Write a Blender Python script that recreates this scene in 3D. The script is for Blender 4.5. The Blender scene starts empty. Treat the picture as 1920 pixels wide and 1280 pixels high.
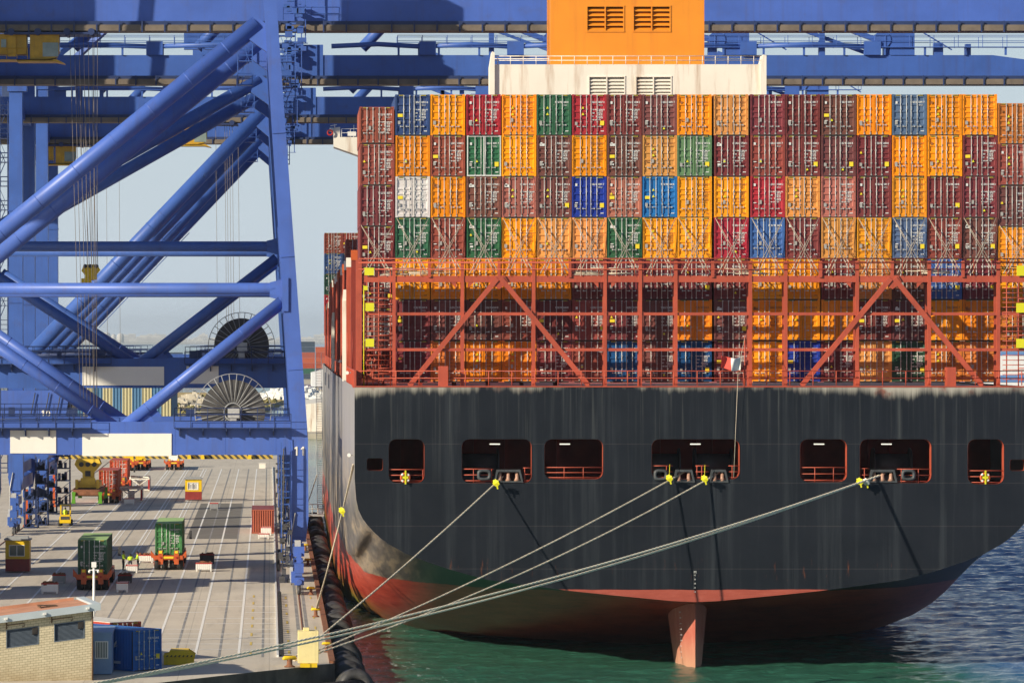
import bpy, bmesh, math, random
from mathutils import Vector, Matrix
random.seed(7)
SC = bpy.context.scene
COL = SC.collection
R = math.radians

# ------------------------------------------------------------------ camera
F = 7950.0            # focal length in pixels of the 1920 px wide photograph
CX, CY, EYE = 505.0, 637.0, 23.0
cam_d = bpy.data.cameras.new('camera')
cam = bpy.data.objects.new('camera', cam_d)
COL.objects.link(cam)
cam.location = (0, 0, EYE)
cam.rotation_euler = (R(90), 0, 0)
cam_d.sensor_width = 36
cam_d.lens = 36 * F / 1920
cam_d.shift_x = (960 - CX) / 1920
cam_d.shift_y = -(640 - CY) / 1920
cam_d.clip_start = 1
cam_d.clip_end = 60000
SC.camera = cam

# ------------------------------------------------------------------ light
SUN_EL, SUN_ROT = R(22.6), math.atan2(-1.5, -1.0)
w = bpy.data.worlds.new('World')
SC.world = w
w.use_nodes = True
nt = w.node_tree
bg = nt.nodes['Background']
sky = nt.nodes.new('ShaderNodeTexSky')
sky.sky_type = 'NISHITA'
sky.sun_disc = False
sky.sun_elevation = SUN_EL
sky.sun_rotation = SUN_ROT % (2 * math.pi)
sky.altitude = 0
sky.air_density = 1.0
sky.dust_density = 0.6
sky.ozone_density = 3.0
# pale maritime haze low over the horizon, clear sky above
wtc = nt.nodes.new('ShaderNodeTexCoord'); wsx = nt.nodes.new('ShaderNodeSeparateXYZ'); nt.links.new(wtc.outputs['Generated'], wsx.inputs[0])
wmr = nt.nodes.new('ShaderNodeMapRange'); nt.links.new(wsx.outputs[2], wmr.inputs[0])
wmr.inputs[1].default_value = .0; wmr.inputs[2].default_value = .20; wmr.inputs[3].default_value = 1.0; wmr.inputs[4].default_value = .0
wmx = nt.nodes.new('ShaderNodeMix'); wmx.data_type = 'RGBA'; nt.links.new(wmr.outputs[0], wmx.inputs[0]); nt.links.new(sky.outputs[0], wmx.inputs[6])
wmx.inputs[7].default_value = (6.9, 8.0, 9.0, 1)
nt.links.new(wmx.outputs[2], bg.inputs[0])
bg.inputs[1].default_value = 0.07
sun_d = bpy.data.lights.new('sun', 'SUN')
sun_d.energy = 5.0
sun_d.angle = R(0.55)
sun_d.color = (1.0, 0.885, 0.69)
sun = bpy.data.objects.new('sun', sun_d)
COL.objects.link(sun)
sun.rotation_euler = Vector((1.5, 1.0, -0.75)).to_track_quat('-Z', 'Y').to_euler()
SC.view_settings.view_transform = 'Standard'
SC.view_settings.look = 'None'
SC.view_settings.exposure = 0.38
SC.view_settings.gamma = 1.0

# ------------------------------------------------------------------ helpers
def W(px, py, Y):
    """point of the photograph at distance Y -> world"""
    return Vector(((px - CX) * Y / F, Y, EYE - (py - CY) * Y / F))

def tag(o, label=None, cat=None, group=None, kind=None):
    if label: o['label'] = label
    if cat: o['category'] = cat
    if group: o['group'] = group
    if kind: o['kind'] = kind
    return o

def empty(name, loc=(0, 0, 0), rz=0, label=None, cat=None, group=None):
    o = bpy.data.objects.new(name, None)
    COL.objects.link(o)
    o.location = loc
    o.rotation_euler = (0, 0, rz)
    o.empty_display_size = 0.2
    return tag(o, label, cat, group)

def dup(o, parent=None, name=None):
    c = o.copy()
    COL.objects.link(c)
    c.parent = parent
    if parent is not None:
        c.matrix_parent_inverse = o.matrix_parent_inverse.copy()
    for ch in list(o.children):
        dup(ch, c)
    return c

class MB:
    def __init__(s):
        s.v, s.f, s.m, s.sm = [], [], [], []; s.cuts = []
    def add(s, vs, fs, mi=0, smooth=False):
        b = len(s.v)
        s.v += [tuple(v) for v in vs]
        for f in fs:
            s.f.append([b + i for i in f]); s.m.append(mi); s.sm.append(smooth)
        return s
    def box(s, x0, x1, y0, y1, z0, z1, mi=0):
        return s.add([(x0,y0,z0),(x1,y0,z0),(x1,y1,z0),(x0,y1,z0),(x0,y0,z1),(x1,y0,z1),(x1,y1,z1),(x0,y1,z1)],
                     [(0,3,2,1),(4,5,6,7),(0,1,5,4),(1,2,6,5),(2,3,7,6),(3,0,4,7)], mi)
    def frame(s, a, b, up=None):
        d = (b - a).normalized()
        u = up or (Vector((0,0,1)) if abs(d.z) < .9 else Vector((0,1,0)))
        x = d.cross(u).normalized()
        return d, x, x.cross(d).normalized()
    def bar(s, a, b, w, h=None, w2=None, h2=None, mi=0, up=None):
        """box beam from a to b; w across, h along up"""
        a, b = Vector(a), Vector(b); h = h or w; w2 = w2 or w; h2 = h2 or h
        d, x, u = s.frame(a, b, up)
        vs = []
        for p, ww, hh in ((a, w, h), (b, w2, h2)):
            for i, j in ((-1,-1),(1,-1),(1,1),(-1,1)):
                vs.append(p + x*i*ww/2 + u*j*hh/2)
        return s.add(vs, [(0,1,2,3),(7,6,5,4),(0,4,5,1),(1,5,6,2),(2,6,7,3),(3,7,4,0)], mi)
    def tube(s, pts, r, n=8, mi=0, smooth=True, cap=True):
        pts = [Vector(p) for p in pts]
        rs = r if isinstance(r, (list, tuple)) else [r]*len(pts)
        d, x, u = s.frame(pts[0], pts[1])
        vs = []
        for i, p in enumerate(pts):
            if 0 < i < len(pts)-1:
                dd = (pts[i+1]-pts[i-1]).normalized()
                x2 = (x - dd*x.dot(dd)).normalized(); u2 = x2.cross(dd).normalized()
            else:
                dd = (pts[i]-pts[i-1]).normalized() if i else d
                x2 = (x - dd*x.dot(dd)).normalized(); u2 = x2.cross(dd).normalized()
            for k in range(n):
                a = 2*math.pi*k/n
                vs.append(p + x2*math.cos(a)*rs[i] + u2*math.sin(a)*rs[i])
        fs = []
        for i in range(len(pts)-1):
            for k in range(n):
                fs.append((i*n+k, i*n+(k+1)%n, (i+1)*n+(k+1)%n, (i+1)*n+k))
        s.add(vs, fs, mi, smooth)
        if cap:
            b = len(s.v)-len(vs)
            for lst in (list(range(n))[::-1], [(len(pts)-1)*n+k for k in range(n)]):
                s.f.append([b+i for i in lst]); s.m.append(mi); s.sm.append(False)
        return s
    def torus(s, c, axis, R0, r0, n=20, m=8, mi=0):
        c, ax = Vector(c), Vector(axis).normalized()
        e = ax.orthogonal().normalized(); g = ax.cross(e)
        vs, fs = [], []
        for i in range(n):
            a = 2*math.pi*i/n; dr = e*math.cos(a)+g*math.sin(a)
            for j in range(m):
                b = 2*math.pi*j/m
                vs.append(c + dr*(R0 + r0*math.cos(b)) + ax*r0*math.sin(b))
        for i in range(n):
            for j in range(m):
                fs.append((i*m+j, ((i+1)%n)*m+j, ((i+1)%n)*m+(j+1)%m, i*m+(j+1)%m))
        return s.add(vs, fs, mi, True)
    def prism(s, poly, axis, t0, t1, mi=0):
        """poly: 2D points; axis 'x','y','z' = extrusion direction"""
        n = len(poly)
        def P(p, t):
            return {'y': (p[0], t, p[1]), 'x': (t, p[0], p[1]), 'z': (p[0], p[1], t)}[axis]
        vs = [P(p, t0) for p in poly] + [P(p, t1) for p in poly]
        fs = [list(range(n))[::-1], list(range(n, 2*n))] + [(i, (i+1)%n, n+(i+1)%n, n+i) for i in range(n)]
        return s.add(vs, fs, mi)
    def rail(s, a, b, h=1.05, step=1.5, r=.025, bars=2, n=4, mi=0):
        a, b = Vector(a), Vector(b); L = (b-a).length; k = max(1, round(L/step))
        for i in range(k+1):
            p = a.lerp(b, i/k); s.tube([p, p+Vector((0,0,h))], r, n, mi, False)
        for j in range(1, bars+1):
            z = Vector((0,0,h*j/bars)); s.tube([a+z, b+z], r, n, mi, False)
        return s
    def cut(s):
        s.cuts.append((len(s.v), len(s.f))); return s
    def each(s, name, mats, parent=None, origin=None):
        out = []; cs = s.cuts + [(len(s.v), len(s.f))]
        if cs[0] != (0, 0): cs = [(0, 0)] + cs
        for (v0, f0), (v1, f1) in zip(cs, cs[1:]):
            if f1 == f0: continue
            p = MB(); p.v = s.v[v0:v1]; p.f = [[i-v0 for i in f] for f in s.f[f0:f1]]; p.m = s.m[f0:f1]; p.sm = s.sm[f0:f1]
            out.append(p.build(name, mats, parent, origin))
        return out
    def build(s, name, mats, parent=None, origin=None, bevel=0):
        off = Vector((0,0,0))
        if parent is not None and origin is None:
            p = parent
            while p is not None:
                off += Vector(p.location); p = p.parent
        elif origin is not None:
            off = Vector(origin)
        me = bpy.data.meshes.new(name)
        me.from_pydata([tuple(Vector(v)-off) for v in s.v], [], s.f)
        if not isinstance(mats, (list, tuple)): mats = [mats]
        for m in mats: me.materials.append(m)
        me.polygons.foreach_set('material_index', s.m)
        me.polygons.foreach_set('use_smooth', s.sm)
        bm = bmesh.new(); bm.from_mesh(me)
        bmesh.ops.recalc_face_normals(bm, faces=bm.faces)
        bm.to_mesh(me); bm.free()
        o = bpy.data.objects.new(name, me)
        COL.objects.link(o)
        if parent is not None: o.parent = parent
        elif origin is not None: o.location = origin
        if bevel:
            md = o.modifiers.new('bevel', 'BEVEL'); md.width = bevel; md.segments = 2; md.limit_method = 'ANGLE'
        return o

def digit_one(mb, x, y, z, h):
    w_ = h*.20
    mb.prism([(x+h*.16, z), (x+h*.16+w_, z), (x+h*.16+w_, z+h), (x+h*.16+w_*.2, z+h), (x, z+h*.80), (x, z+h*.64), (x+h*.16, z+h*.74)], 'y', y-.01, y+.01)

def text_mb(mb, txt, loc, size, mi=0, depth=0.0, align='LEFT', facing='-y', squash=1.0, bold=0.0):
    cu = bpy.data.curves.new('tmp', 'FONT'); cu.body = txt; cu.size = size; cu.align_x = align; cu.offset = bold
    cu.resolution_u = 2
    o = bpy.data.objects.new('tmp', cu)
    COL.objects.link(o)
    dg = bpy.context.evaluated_depsgraph_get()
    me = o.evaluated_get(dg).to_mesh()
    vs = [v.co.copy() for v in me.vertices]; fs = [list(p.vertices) for p in me.polygons]
    o.evaluated_get(dg).to_mesh_clear()
    bpy.data.objects.remove(o); bpy.data.curves.remove(cu)
    L = Vector(loc)
    if facing == '-y': vs = [L + Vector((v.x*squash, 0, v.y)) for v in vs]
    elif facing == '-x': vs = [L + Vector((0, -v.x*squash, v.y)) for v in vs]
    elif facing == '+x': vs = [L + Vector((0, v.x*squash, v.y)) for v in vs]
    mb.add(vs, fs, mi)

# ------------------------------------------------------------------ materials
def hexlin(h):
    c = [int(h[i:i+2], 16)/255 for i in (0, 2, 4)]
    return tuple(x/12.92 if x <= .04045 else ((x+.055)/1.055)**2.4 for x in c)

def newmat(name):
    m = bpy.data.materials.new(name); m.use_nodes = True
    nt = m.node_tree; b = nt.nodes['Principled BSDF']
    return m, nt, b

def nd(nt, typ, **kw):
    n = nt.nodes.new(typ)
    for k, v in kw.items():
        if k.startswith('i_'): n.inputs[k[2:].replace('_', ' ')].default_value = v
        else: setattr(n, k, v)
    return n

def ramp(nt, src, stops):
    r = nt.nodes.new('ShaderNodeValToRGB')
    el = r.color_ramp.elements
    while len(el) < len(stops): el.new(.5)
    for e, (p, c) in zip(el, stops):
        e.position = p; e.color = (*c, 1) if len(c) == 3 else c
    nt.links.new(src, r.inputs[0])
    return r.outputs[0]

def mix(nt, fac, a, b, blend='MIX'):
    n = nt.nodes.new('ShaderNodeMix'); n.data_type = 'RGBA'; n.blend_type = blend
    for sock, v in ((n.inputs[0], fac), (n.inputs[6], a), (n.inputs[7], b)):
        if isinstance(v, bpy.types.NodeSocket): nt.links.new(v, sock)
        elif isinstance(v, (int, float)): sock.default_value = v
        else: sock.default_value = (*v, 1)
    return n.outputs[2]

def coords(nt, kind='Object', scale=(1,1,1)):
    t = nt.nodes.new('ShaderNodeTexCoord'); mp = nt.nodes.new('ShaderNodeMapping')
    mp.inputs['Scale'].default_value = scale
    nt.links.new(t.outputs[kind], mp.inputs[0]); return mp.outputs[0]

def noise(nt, vec, scale, detail=4, rough=.55):
    n = nt.nodes.new('ShaderNodeTexNoise'); n.inputs['Scale'].default_value = scale
    n.inputs['Detail'].default_value = detail; n.inputs['Roughness'].default_value = rough
    nt.links.new(vec, n.inputs['Vector']); return n.outputs['Fac']

def paint(name, col, rough=.5, var=.12, scale=.8, streak=0.0, streakcol=None, streakscale=(3,3,.12), metal=0, dirt=None, dirtamt=.25, bump=0, spec=.4):
    """painted / worn surface: tone variation, optional vertical streaks and dirt patches"""
    m, nt, b = newmat(name)
    v = coords(nt)
    n1 = noise(nt, v, scale, 5, .6)
    c0 = tuple(max(0, x*(1-var)) for x in col); c1 = tuple(min(1, x*(1+var)) for x in col)
    c = ramp(nt, n1, [(.3, c0), (.7, c1)])
    if streak:
        sv = coords(nt, 'Object', streakscale)
        n2 = noise(nt, sv, 1.0, 6, .65)
        f = ramp(nt, n2, [(.52, (0,0,0)), (.72, (streak,)*3)])
        c = mix(nt, f, c, streakcol or tuple(x*.5 for x in col))
    if dirt:
        n3 = noise(nt, v, scale*2.7, 8, .7)
        f = ramp(nt, n3, [(.55, (0,0,0)), (.75, (dirtamt,)*3)])
        c = mix(nt, f, c, dirt)
    nt.links.new(c, b.inputs['Base Color'])
    b.inputs['Roughness'].default_value = rough
    b.inputs['Metallic'].default_value = metal
    b.inputs['Specular IOR Level'].default_value = spec
    if bump:
        bp = nt.nodes.new('ShaderNodeBump'); bp.inputs['Strength'].default_value = bump
        bp.inputs['Distance'].default_value = .02
        nt.links.new(noise(nt, v, scale*6, 4), bp.inputs['Height']); nt.links.new(bp.outputs[0], b.inputs['Normal'])
    return m

M = {}
M['crane'] = paint('crane_blue_paint', (.062, .128, .45), .42, .13, .25, .5, (.075, .10, .27), (1.6, 1.6, .07), dirt=(.09,.09,.15), dirtamt=.35)
M['crane2'] = paint('crane_blue_paint_older', (.045, .11, .38), .45, .14, .25, .5, (.05, .07, .2), (1.6, 1.6, .07), dirt=(.07,.07,.12), dirtamt=.35)
M['crane_dark'] = paint('crane_navy_paint', (.022, .04, .12), .5, .15, .6)
M['tray'] = paint('cable_tray_grime', (.16, .13, .10), .7, .25, .8)
M['panelwhite'] = paint('white_panel', (.78, .76, .70), .5, .03, .4, .15, (.62, .6, .55), (1, 1, .1))
M['white'] = paint('white_paint', (.78, .77, .73), .45, .04, 1.0, .2, (.6, .5, .4), (4, 4, .3))
M['cream'] = paint('cream_steel', (.78, .74, .65), .5, .05, .5, .75, (.36, .20, .10), (1.1, 1.1, .10))
M['orange_fun'] = paint('orange_funnel_paint', (.74, .26, .018), .45, .07, .35, .5, (.55, .17, .02), (1.4, 1.4, .08))
M['shipred'] = paint('ship_red_paint', (.42, .078, .042), .5, .14, .7, .45, (.24, .045, .03), (3, 3, .3), dirt=(.20,.06,.04), dirtamt=.3)
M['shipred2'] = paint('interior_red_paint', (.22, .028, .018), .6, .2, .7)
M['yellow'] = paint('yellow_paint', (.75, .50, .01), .45, .1, 1.5, .3, (.45, .3, .05))
M['cabyellow'] = paint('shaded_grimy_cab_yellow', (.50, .29, .02), .5, .2, 1.2, .4, (.25, .15, .05))  # yellow darkened to stand for shade under the boom; streaks are grime
M['hiyellow'] = paint('signal_yellow_plastic', (.66, .62, .02), .5, .05, 1.5)
M['orange'] = paint('orange_machine_paint', (.52, .10, .025), .5, .15, 1.5, .35, (.3, .08, .03))
M['black'] = paint('black_rubber', (.018, .018, .02), .75, .4, 3)
M['tyre'] = paint('weathered_tyre_rubber', (.045, .044, .045), .5, .5, 2.2, dirt=(.13,.11,.09), dirtamt=.5)
M['steel'] = paint('galvanised_steel', (.52, .52, .50), .45, .12, 6, metal=.3)
M['darksteel'] = paint('dark_steel', (.06, .06, .065), .55, .3, 3)
M['rust'] = paint('rusty_steel', (.22, .09, .045), .8, .35, 3)
M['fairlead'] = paint('worn_dark_fairlead', (.055, .06, .065), .5, .3, 3)
M['grey'] = paint('grey_paint', (.30, .31, .32), .6, .1, 2)
M['skin'] = paint('skin', (.35, .18, .11), .6, .05, 4)
M['hair'] = paint('dark_hair', (.02, .016, .013), .7, .1, 9)
M['cloth_dark'] = paint('dark_trousers', (.03, .034, .045), .85, .2, 5)
M['vest'] = paint('lime_vest', (.55, .78, .04), .7, .06, 6)
M['green'] = paint('green_paint', (.10, .30, .02), .5, .1, 2)
M['stickyellow'] = paint('yellow_decal', (.80, .62, .03), .5, .05, 2)
M['stickgrey'] = paint('grey_plate', (.34, .33, .31), .45, .1, 3)
M['stickwhite'] = paint('white_lettering', (.66, .66, .64), .5, .03, 3)
M['darkletter'] = paint('faded_dark_lettering', (.33, .12, .03), .6, .1, 3)
M['bluesticker'] = paint('light_blue_decal', (.05, .28, .62), .5, .1, 3)
M['redpaint'] = paint('red_paint', (.40, .02, .015), .5, .1, 2)
M['glass'] = paint('dark_glass', (.05, .09, .09), .08, .1, 1, spec=.8)
M['rope'] = paint('mooring_rope', (.58, .51, .40), .9, .2, 2)
M['palerope'] = paint('sunlit_look_mooring_rope', (.88, .78, .60), .9, .1, 2)  # rope tone lifted in place of sunlight on the long pair
M['wire'] = paint('steel_wire_rope', (.20, .17, .15), .7, .2, 3)
M['louvre'] = paint('louvre_blue_grey', (.12, .15, .19), .6, .1, 2)
M['roofslab'] = paint('terracotta_roofing', (.52, .25, .15), .85, .2, .7)
M['fascia'] = paint('pale_grey_fascia', (.46, .52, .55), .6, .06, 1)
M['stone'] = paint('pale_stone', (.48, .43, .34), .9, .25, .12)
M['scrub'] = paint('dry_scrub', (.42, .31, .13), .95, .3, .05)
M['wood'] = paint('old_timber', (.12, .07, .04), .85, .3, 4)
def lamp_mat():
    m, nt, b = newmat('lit_lamp')
    b.inputs['Emission Color'].default_value = (1, .92, .75, 1); b.inputs['Emission Strength'].default_value = .9
    return m
M['lamp'] = lamp_mat()

def container_mat(name='container_paint', worn=.34):
    m, nt, b = newmat(name)
    oi = nt.nodes.new('ShaderNodeObjectInfo')
    tc = nt.nodes.new('ShaderNodeTexCoord')
    ad = nt.nodes.new('ShaderNodeVectorMath'); ad.operation = 'ADD'
    sc = nt.nodes.new('ShaderNodeVectorMath'); sc.operation = 'SCALE'
    cb = nt.nodes.new('ShaderNodeCombineXYZ')
    for i in range(3): nt.links.new(oi.outputs['Random'], cb.inputs[i])
    nt.links.new(cb.outputs[0], sc.inputs[0]); sc.inputs['Scale'].default_value = 91
    nt.links.new(tc.outputs['Object'], ad.inputs[0]); nt.links.new(sc.outputs[0], ad.inputs[1])
    v = ad.outputs[0]
    n1 = noise(nt, v, .9, 5, .6)
    hs = nt.nodes.new('ShaderNodeHueSaturation')
    nt.links.new(oi.outputs['Color'], hs.inputs['Color'])
    mr = nd(nt, 'ShaderNodeMapRange'); nt.links.new(n1, mr.inputs[0]); mr.inputs[3].default_value = .82; mr.inputs[4].default_value = 1.18
    nt.links.new(mr.outputs[0], hs.inputs['Value'])
    mp = nt.nodes.new('ShaderNodeMapping'); mp.inputs['Scale'].default_value = (6, 6, .5); nt.links.new(v, mp.inputs[0])
    n2 = noise(nt, mp.outputs[0], 1.0, 6, .7)
    f = ramp(nt, n2, [(.56, (0,0,0)), (.76, (worn*1.6,)*3)])
    c = mix(nt, f, hs.outputs['Color'], (.16, .08, .05))
    n3 = noise(nt, v, 5, 8, .75)
    f3 = ramp(nt, n3, [(.62, (0,0,0)), (.68, (worn*2,)*3)])
    c = mix(nt, f3, c, (.20, .10, .06))
    nt.links.new(c, b.inputs['Base Color'])
    b.inputs['Roughness'].default_value = .5
    b.inputs['Specular IOR Level'].default_value = .22
    return m
M['cont'] = container_mat()
M['castdark'] = paint('grimy_steel_and_gap_shade', (.03, .025, .022), .7, .3, 3)  # black steel; also the dark strips drawn as shadow gaps round containers
# ------------------------------------------------------------------ water, quay, far land
def water_mat():
    m, nt, b = newmat('harbour_water')
    g = nt.nodes.new('ShaderNodeNewGeometry')
    sx = nt.nodes.new('ShaderNodeSeparateXYZ'); nt.links.new(g.outputs['Position'], sx.inputs[0])
    # turbid green close to the basin, reflected sky blue painted in further right
    pn = noise(nt, coords(nt, 'Object', (.02, .006, .02)), 1.0, 3)
    a = nd(nt, 'ShaderNodeMath', operation='MULTIPLY'); nt.links.new(sx.outputs['Y'], a.inputs[0]); a.inputs[1].default_value = .0012
    b1 = nd(nt, 'ShaderNodeMath', operation='MULTIPLY_ADD'); nt.links.new(sx.outputs['X'], b1.inputs[0]); b1.inputs[1].default_value = .055; nt.links.new(a.outputs[0], b1.inputs[2])
    c1 = nd(nt, 'ShaderNodeMath', operation='ADD'); nt.links.new(b1.outputs[0], c1.inputs[0]); c1.inputs[1].default_value = -2.95
    c2 = nd(nt, 'ShaderNodeMath', operation='ADD'); nt.links.new(c1.outputs[0], c2.inputs[0]); nt.links.new(pn, c2.inputs[1])
    f = ramp(nt, c2.outputs[0], [(.35, (0,0,0)), (.75, (1,1,1))])
    col = mix(nt, f, (.034, .138, .095), (.014, .078, .28))
    # foam flecks close to the quay wall and the hull
    fx = nd(nt, 'ShaderNodeMapRange'); nt.links.new(sx.outputs['X'], fx.inputs[0]); fx.inputs[1].default_value = 26; fx.inputs[2].default_value = 6; fx.inputs[3].default_value = -.12; fx.inputs[4].default_value = .05
    fn = noise(nt, coords(nt, 'Object', (.8, .35, 1)), 2.2, 8, .75)
    fa = nd(nt, 'ShaderNodeMath', operation='ADD'); nt.links.new(fn, fa.inputs[0]); nt.links.new(fx.outputs[0], fa.inputs[1])
    col = mix(nt, ramp(nt, fa.outputs[0], [(.585, (0,0,0)), (.66, (.75,.75,.75))]), col, (.55, .6, .58))
    nt.links.new(col, b.inputs['Base Color'])
    b.inputs['Roughness'].default_value = .12
    b.inputs['IOR'].default_value = 1.33
    b.inputs['Specular IOR Level'].default_value = .22
    v1 = coords(nt, 'Object', (1.0, .55, 1)); v2 = coords(nt, 'Object', (.16, .10, 1))
    w1 = noise(nt, v1, 1.9, 7, .68); w2 = noise(nt, v2, 1.0, 4, .6)
    ad = nd(nt, 'ShaderNodeMath', operation='MULTIPLY_ADD'); nt.links.new(w2, ad.inputs[0]); ad.inputs[1].default_value = 2.2; nt.links.new(w1, ad.inputs[2])
    bp = nt.nodes.new('ShaderNodeBump'); bp.inputs['Strength'].default_value = 1.0; bp.inputs['Distance'].default_value = .10
    nt.links.new(ad.outputs[0], bp.inputs['Height']); nt.links.new(bp.outputs[0], b.inputs['Normal'])
    return m
import numpy as np
def build_water():
    x0, x1, y0, y1 = 4.0, 104.0, 236.0, 560.0
    nx_, ny_ = 370, 800
    xs = np.linspace(x0, x1, nx_); ys = y0 + (y1-y0)*np.linspace(0, 1, ny_)**1.15
    Xg, Yg = np.meshgrid(xs, ys)
    rng = np.random.RandomState(4)
    Z = np.zeros_like(Xg)
    for k in range(90):
        lam = .6*(12**rng.rand()); th = rng.normal(-1.1, .75); ph = rng.rand()*6.28
        A = .0085*lam**.80
        u = (Xg*math.cos(th)+Yg*math.sin(th))*2*math.pi/lam + ph
        Z += A*(1-np.abs(np.sin(u/2)))*1.3 - A*.47
    fade = np.clip(np.minimum.reduce([(Xg-x0)/2+.35, (x1-Xg)/12, (Yg-y0)/12, (y1-Yg)/60]), 0, 1)
    calm = .62+.38*np.clip((Xg-30)/45+(Yg-300)/160, 0, 1)
    Z *= fade*calm
    co = np.stack([Xg, Yg, Z], -1).reshape(-1, 3)
    ii = np.arange(nx_*ny_).reshape(ny_, nx_)
    q = np.stack([ii[:-1, :-1], ii[:-1, 1:], ii[1:, 1:], ii[1:, :-1]], -1).reshape(-1, 4)
    ex = [(-3500,-150),(8500,-150),(8500,26300),(-3500,26300)]; nb = len(co)
    co = np.vstack([co, [(a, b_, 0) for a, b_ in ex]])
    c = [ii[0, 0], ii[0, -1], ii[-1, -1], ii[-1, 0]]
    extra = [(nb, nb+1, c[1], c[0]), (nb+1, nb+2, c[2], c[1]), (nb+2, nb+3, c[3], c[2]), (nb+3, nb, c[0], c[3])]
    me = bpy.data.meshes.new('water')
    me.from_pydata(co.tolist(), [], q.tolist()+[tuple(int(v) for v in e) for e in extra])
    me.polygons.foreach_set('use_smooth', [True]*len(me.polygons))
    me.materials.append(water_mat())
    o = bpy.data.objects.new('water', me); COL.objects.link(o); o['kind'] = 'structure'; return o
water = build_water()

QX, QZ = 4.25, 2.0     # quay edge and level
def quay_mat():
    m, nt, b = newmat('quay_concrete')
    v = coords(nt, 'Object')
    n1 = noise(nt, v, .12, 6, .6); n2 = noise(nt, coords(nt, 'Object', (1.6, .12, 1)), .6, 6, .65)
    c = ramp(nt, n1, [(.3, (.50, .445, .37)), (.7, (.60, .54, .45))])
    f = ramp(nt, n2, [(.5, (0,0,0)), (.75, (.55,)*3)])
    c = mix(nt, f, c, (.34, .30, .25))
    # oil and tyre stains
    n3 = noise(nt, coords(nt, 'Object', (.5, .16, 1)), .7, 7, .7)
    f = ramp(nt, n3, [(.60, (0,0,0)), (.74, (.6,)*3)])
    c = mix(nt, f, c, (.19, .165, .14))
    # thin expansion joints across the apron
    br = nt.nodes.new('ShaderNodeTexBrick'); br.inputs['Scale'].default_value = 1.0
    br.offset = 0; br.inputs['Brick Width'].default_value = 5.7; br.inputs['Row Height'].default_value = 6.0
    br.inputs['Mortar Size'].default_value = .035
    br.inputs['Color1'].default_value = (0,0,0,1); br.inputs['Color2'].default_value = (0,0,0,1); br.inputs['Mortar'].default_value = (.28,.28,.28,1)
    nt.links.new(v, br.inputs['Vector'])
    c = mix(nt, br.outputs['Color'], c, (.10, .095, .09))
    nt.links.new(c, b.inputs['Base Color']); b.inputs['Roughness'].default_value = .9
    return m
M['quay'] = quay_mat()
M['quaywall'] = paint('quay_wall_concrete', (.15, .12, .09), .9, .35, .6, .6, (.05, .045, .04), (1,1,.2), dirt=(.05,.05,.045), dirtamt=.7)
NEAR = [(QX, 275.5), (-2.0, 267), (-9.5, 256), (-45, 222)]
top = NEAR + [(-400, 200), (-400, 770), (QX, 770)]
mb = MB(); mb.prism(top, 'z', -6, QZ)
o = mb.build('quay', [M['quay'], M['quaywall']]); o['kind'] = 'structure'
for p in o.data.polygons:
    if abs(p.normal.z) < .5: p.material_index = 1
# road markings and strips on the apron
M['roadwhite'] = paint('white_road_paint', (.80, .79, .76), .8, .08, 2, dirt=(.4,.36,.3), dirtamt=.5)
M['roadyellow'] = paint('yellow_road_paint', (.62, .45, .10), .8, .1, 2, dirt=(.4,.33,.2), dirtamt=.6)
M['patch'] = paint('grey_asphalt_patch', (.17, .16, .145), .95, .12, .5)
M['joint'] = paint('dark_bitumen_joint', (.25, .25, .25), .9, .3, .7)
def sheet(name, rects, mat, z):
    mb = MB()
    for x0, x1, y0, y1 in rects:
        mb.add([(x0,y0,z),(x1,y0,z),(x1,y1,z),(x0,y1,z)], [(0,1,2,3)])
    o = mb.build(name, mat); o['kind'] = 'structure'; return o
lanes = [-2.05, -4.95, -7.75, -10.65, -13.5, -16.4, -19.3, -22.3]
rect = []
for i, x in enumerate(lanes):
    rect.append((x-.09, x+.09, (281, 281, 300, 306, 316, 300, 300, 300)[i], 690))
    if i in (3, 4, 5): rect.append((x+.38, x+.5, 395, 690))
sheet('lane_lines', rect, M['roadwhite'], QZ+.012)
sheet('bay_lines', [(x0, x0+2.6, y, y+.35) for y in (288, 293, 298, 303, 308, 314, 320, 327, 334, 342) for x0 in (-1.85, -4.75, -7.55) if random.random() < .8], M['roadwhite'], QZ+.010)
sheet('joint_strips', [(x-.08, x+.08, 281, 690) for x in (-.45, -3.35, -6.3, -9.3, -12.2, -15.1)], M['joint'], QZ+.008)
sheet('yellow_dashes', [(-1.35, -1.2, y, y+3) for y in range(283, 350, 9)] + [(1.25, 1.4, y, y+3) for y in range(284, 350, 10)] + [(3.3, 3.42, y, y+3) for y in range(284, 350, 12)], M['roadyellow'], QZ+.016)
sheet('asphalt_patch', [(-8.8, -3.4, 448, 545)], M['patch'], QZ+.004)
sheet('rail_bed', [(1.98, 2.22, 283, 700), (2.62, 2.86, 283, 700)], M['joint'], QZ+.006)
mb = MB(); mb.box(2.35, 2.43, 283, 760, QZ+.001, QZ+.05); mb.box(-27.64, -27.56, 240, 760, QZ+.001, QZ+.05)
o = mb.build('crane_rail', M['rust']); tag(o, 'pair of rusty crane rails running along the quay', 'rail')
mb = MB(); mb.box(.48, .62, 281, 700, QZ+.001, QZ+.14)
tag(mb.build('cable_kerb', M['white']), 'long white kerb edging the crane cable channel', 'kerb')
mb0 = MB(); mb0.box(.70, .98, 0, .8, 0, .22); mb0.box(.76, .92, .15, .65, .22, .3)
pad = mb0.build('rubber_pad', M['black'], origin=(0,0,0)); pad.location = (0, 282, QZ+.001)
for k in range(1, 46):
    c = pad.copy(); COL.objects.link(c); c.location = (0, 282 + 2.1*k + (34 if k > 32 else 0), QZ+.001)
    tag(c, 'black rubber pad in the row beside the white cable kerb', 'rubber pad', 'rubber pads beside the cable kerb')
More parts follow.
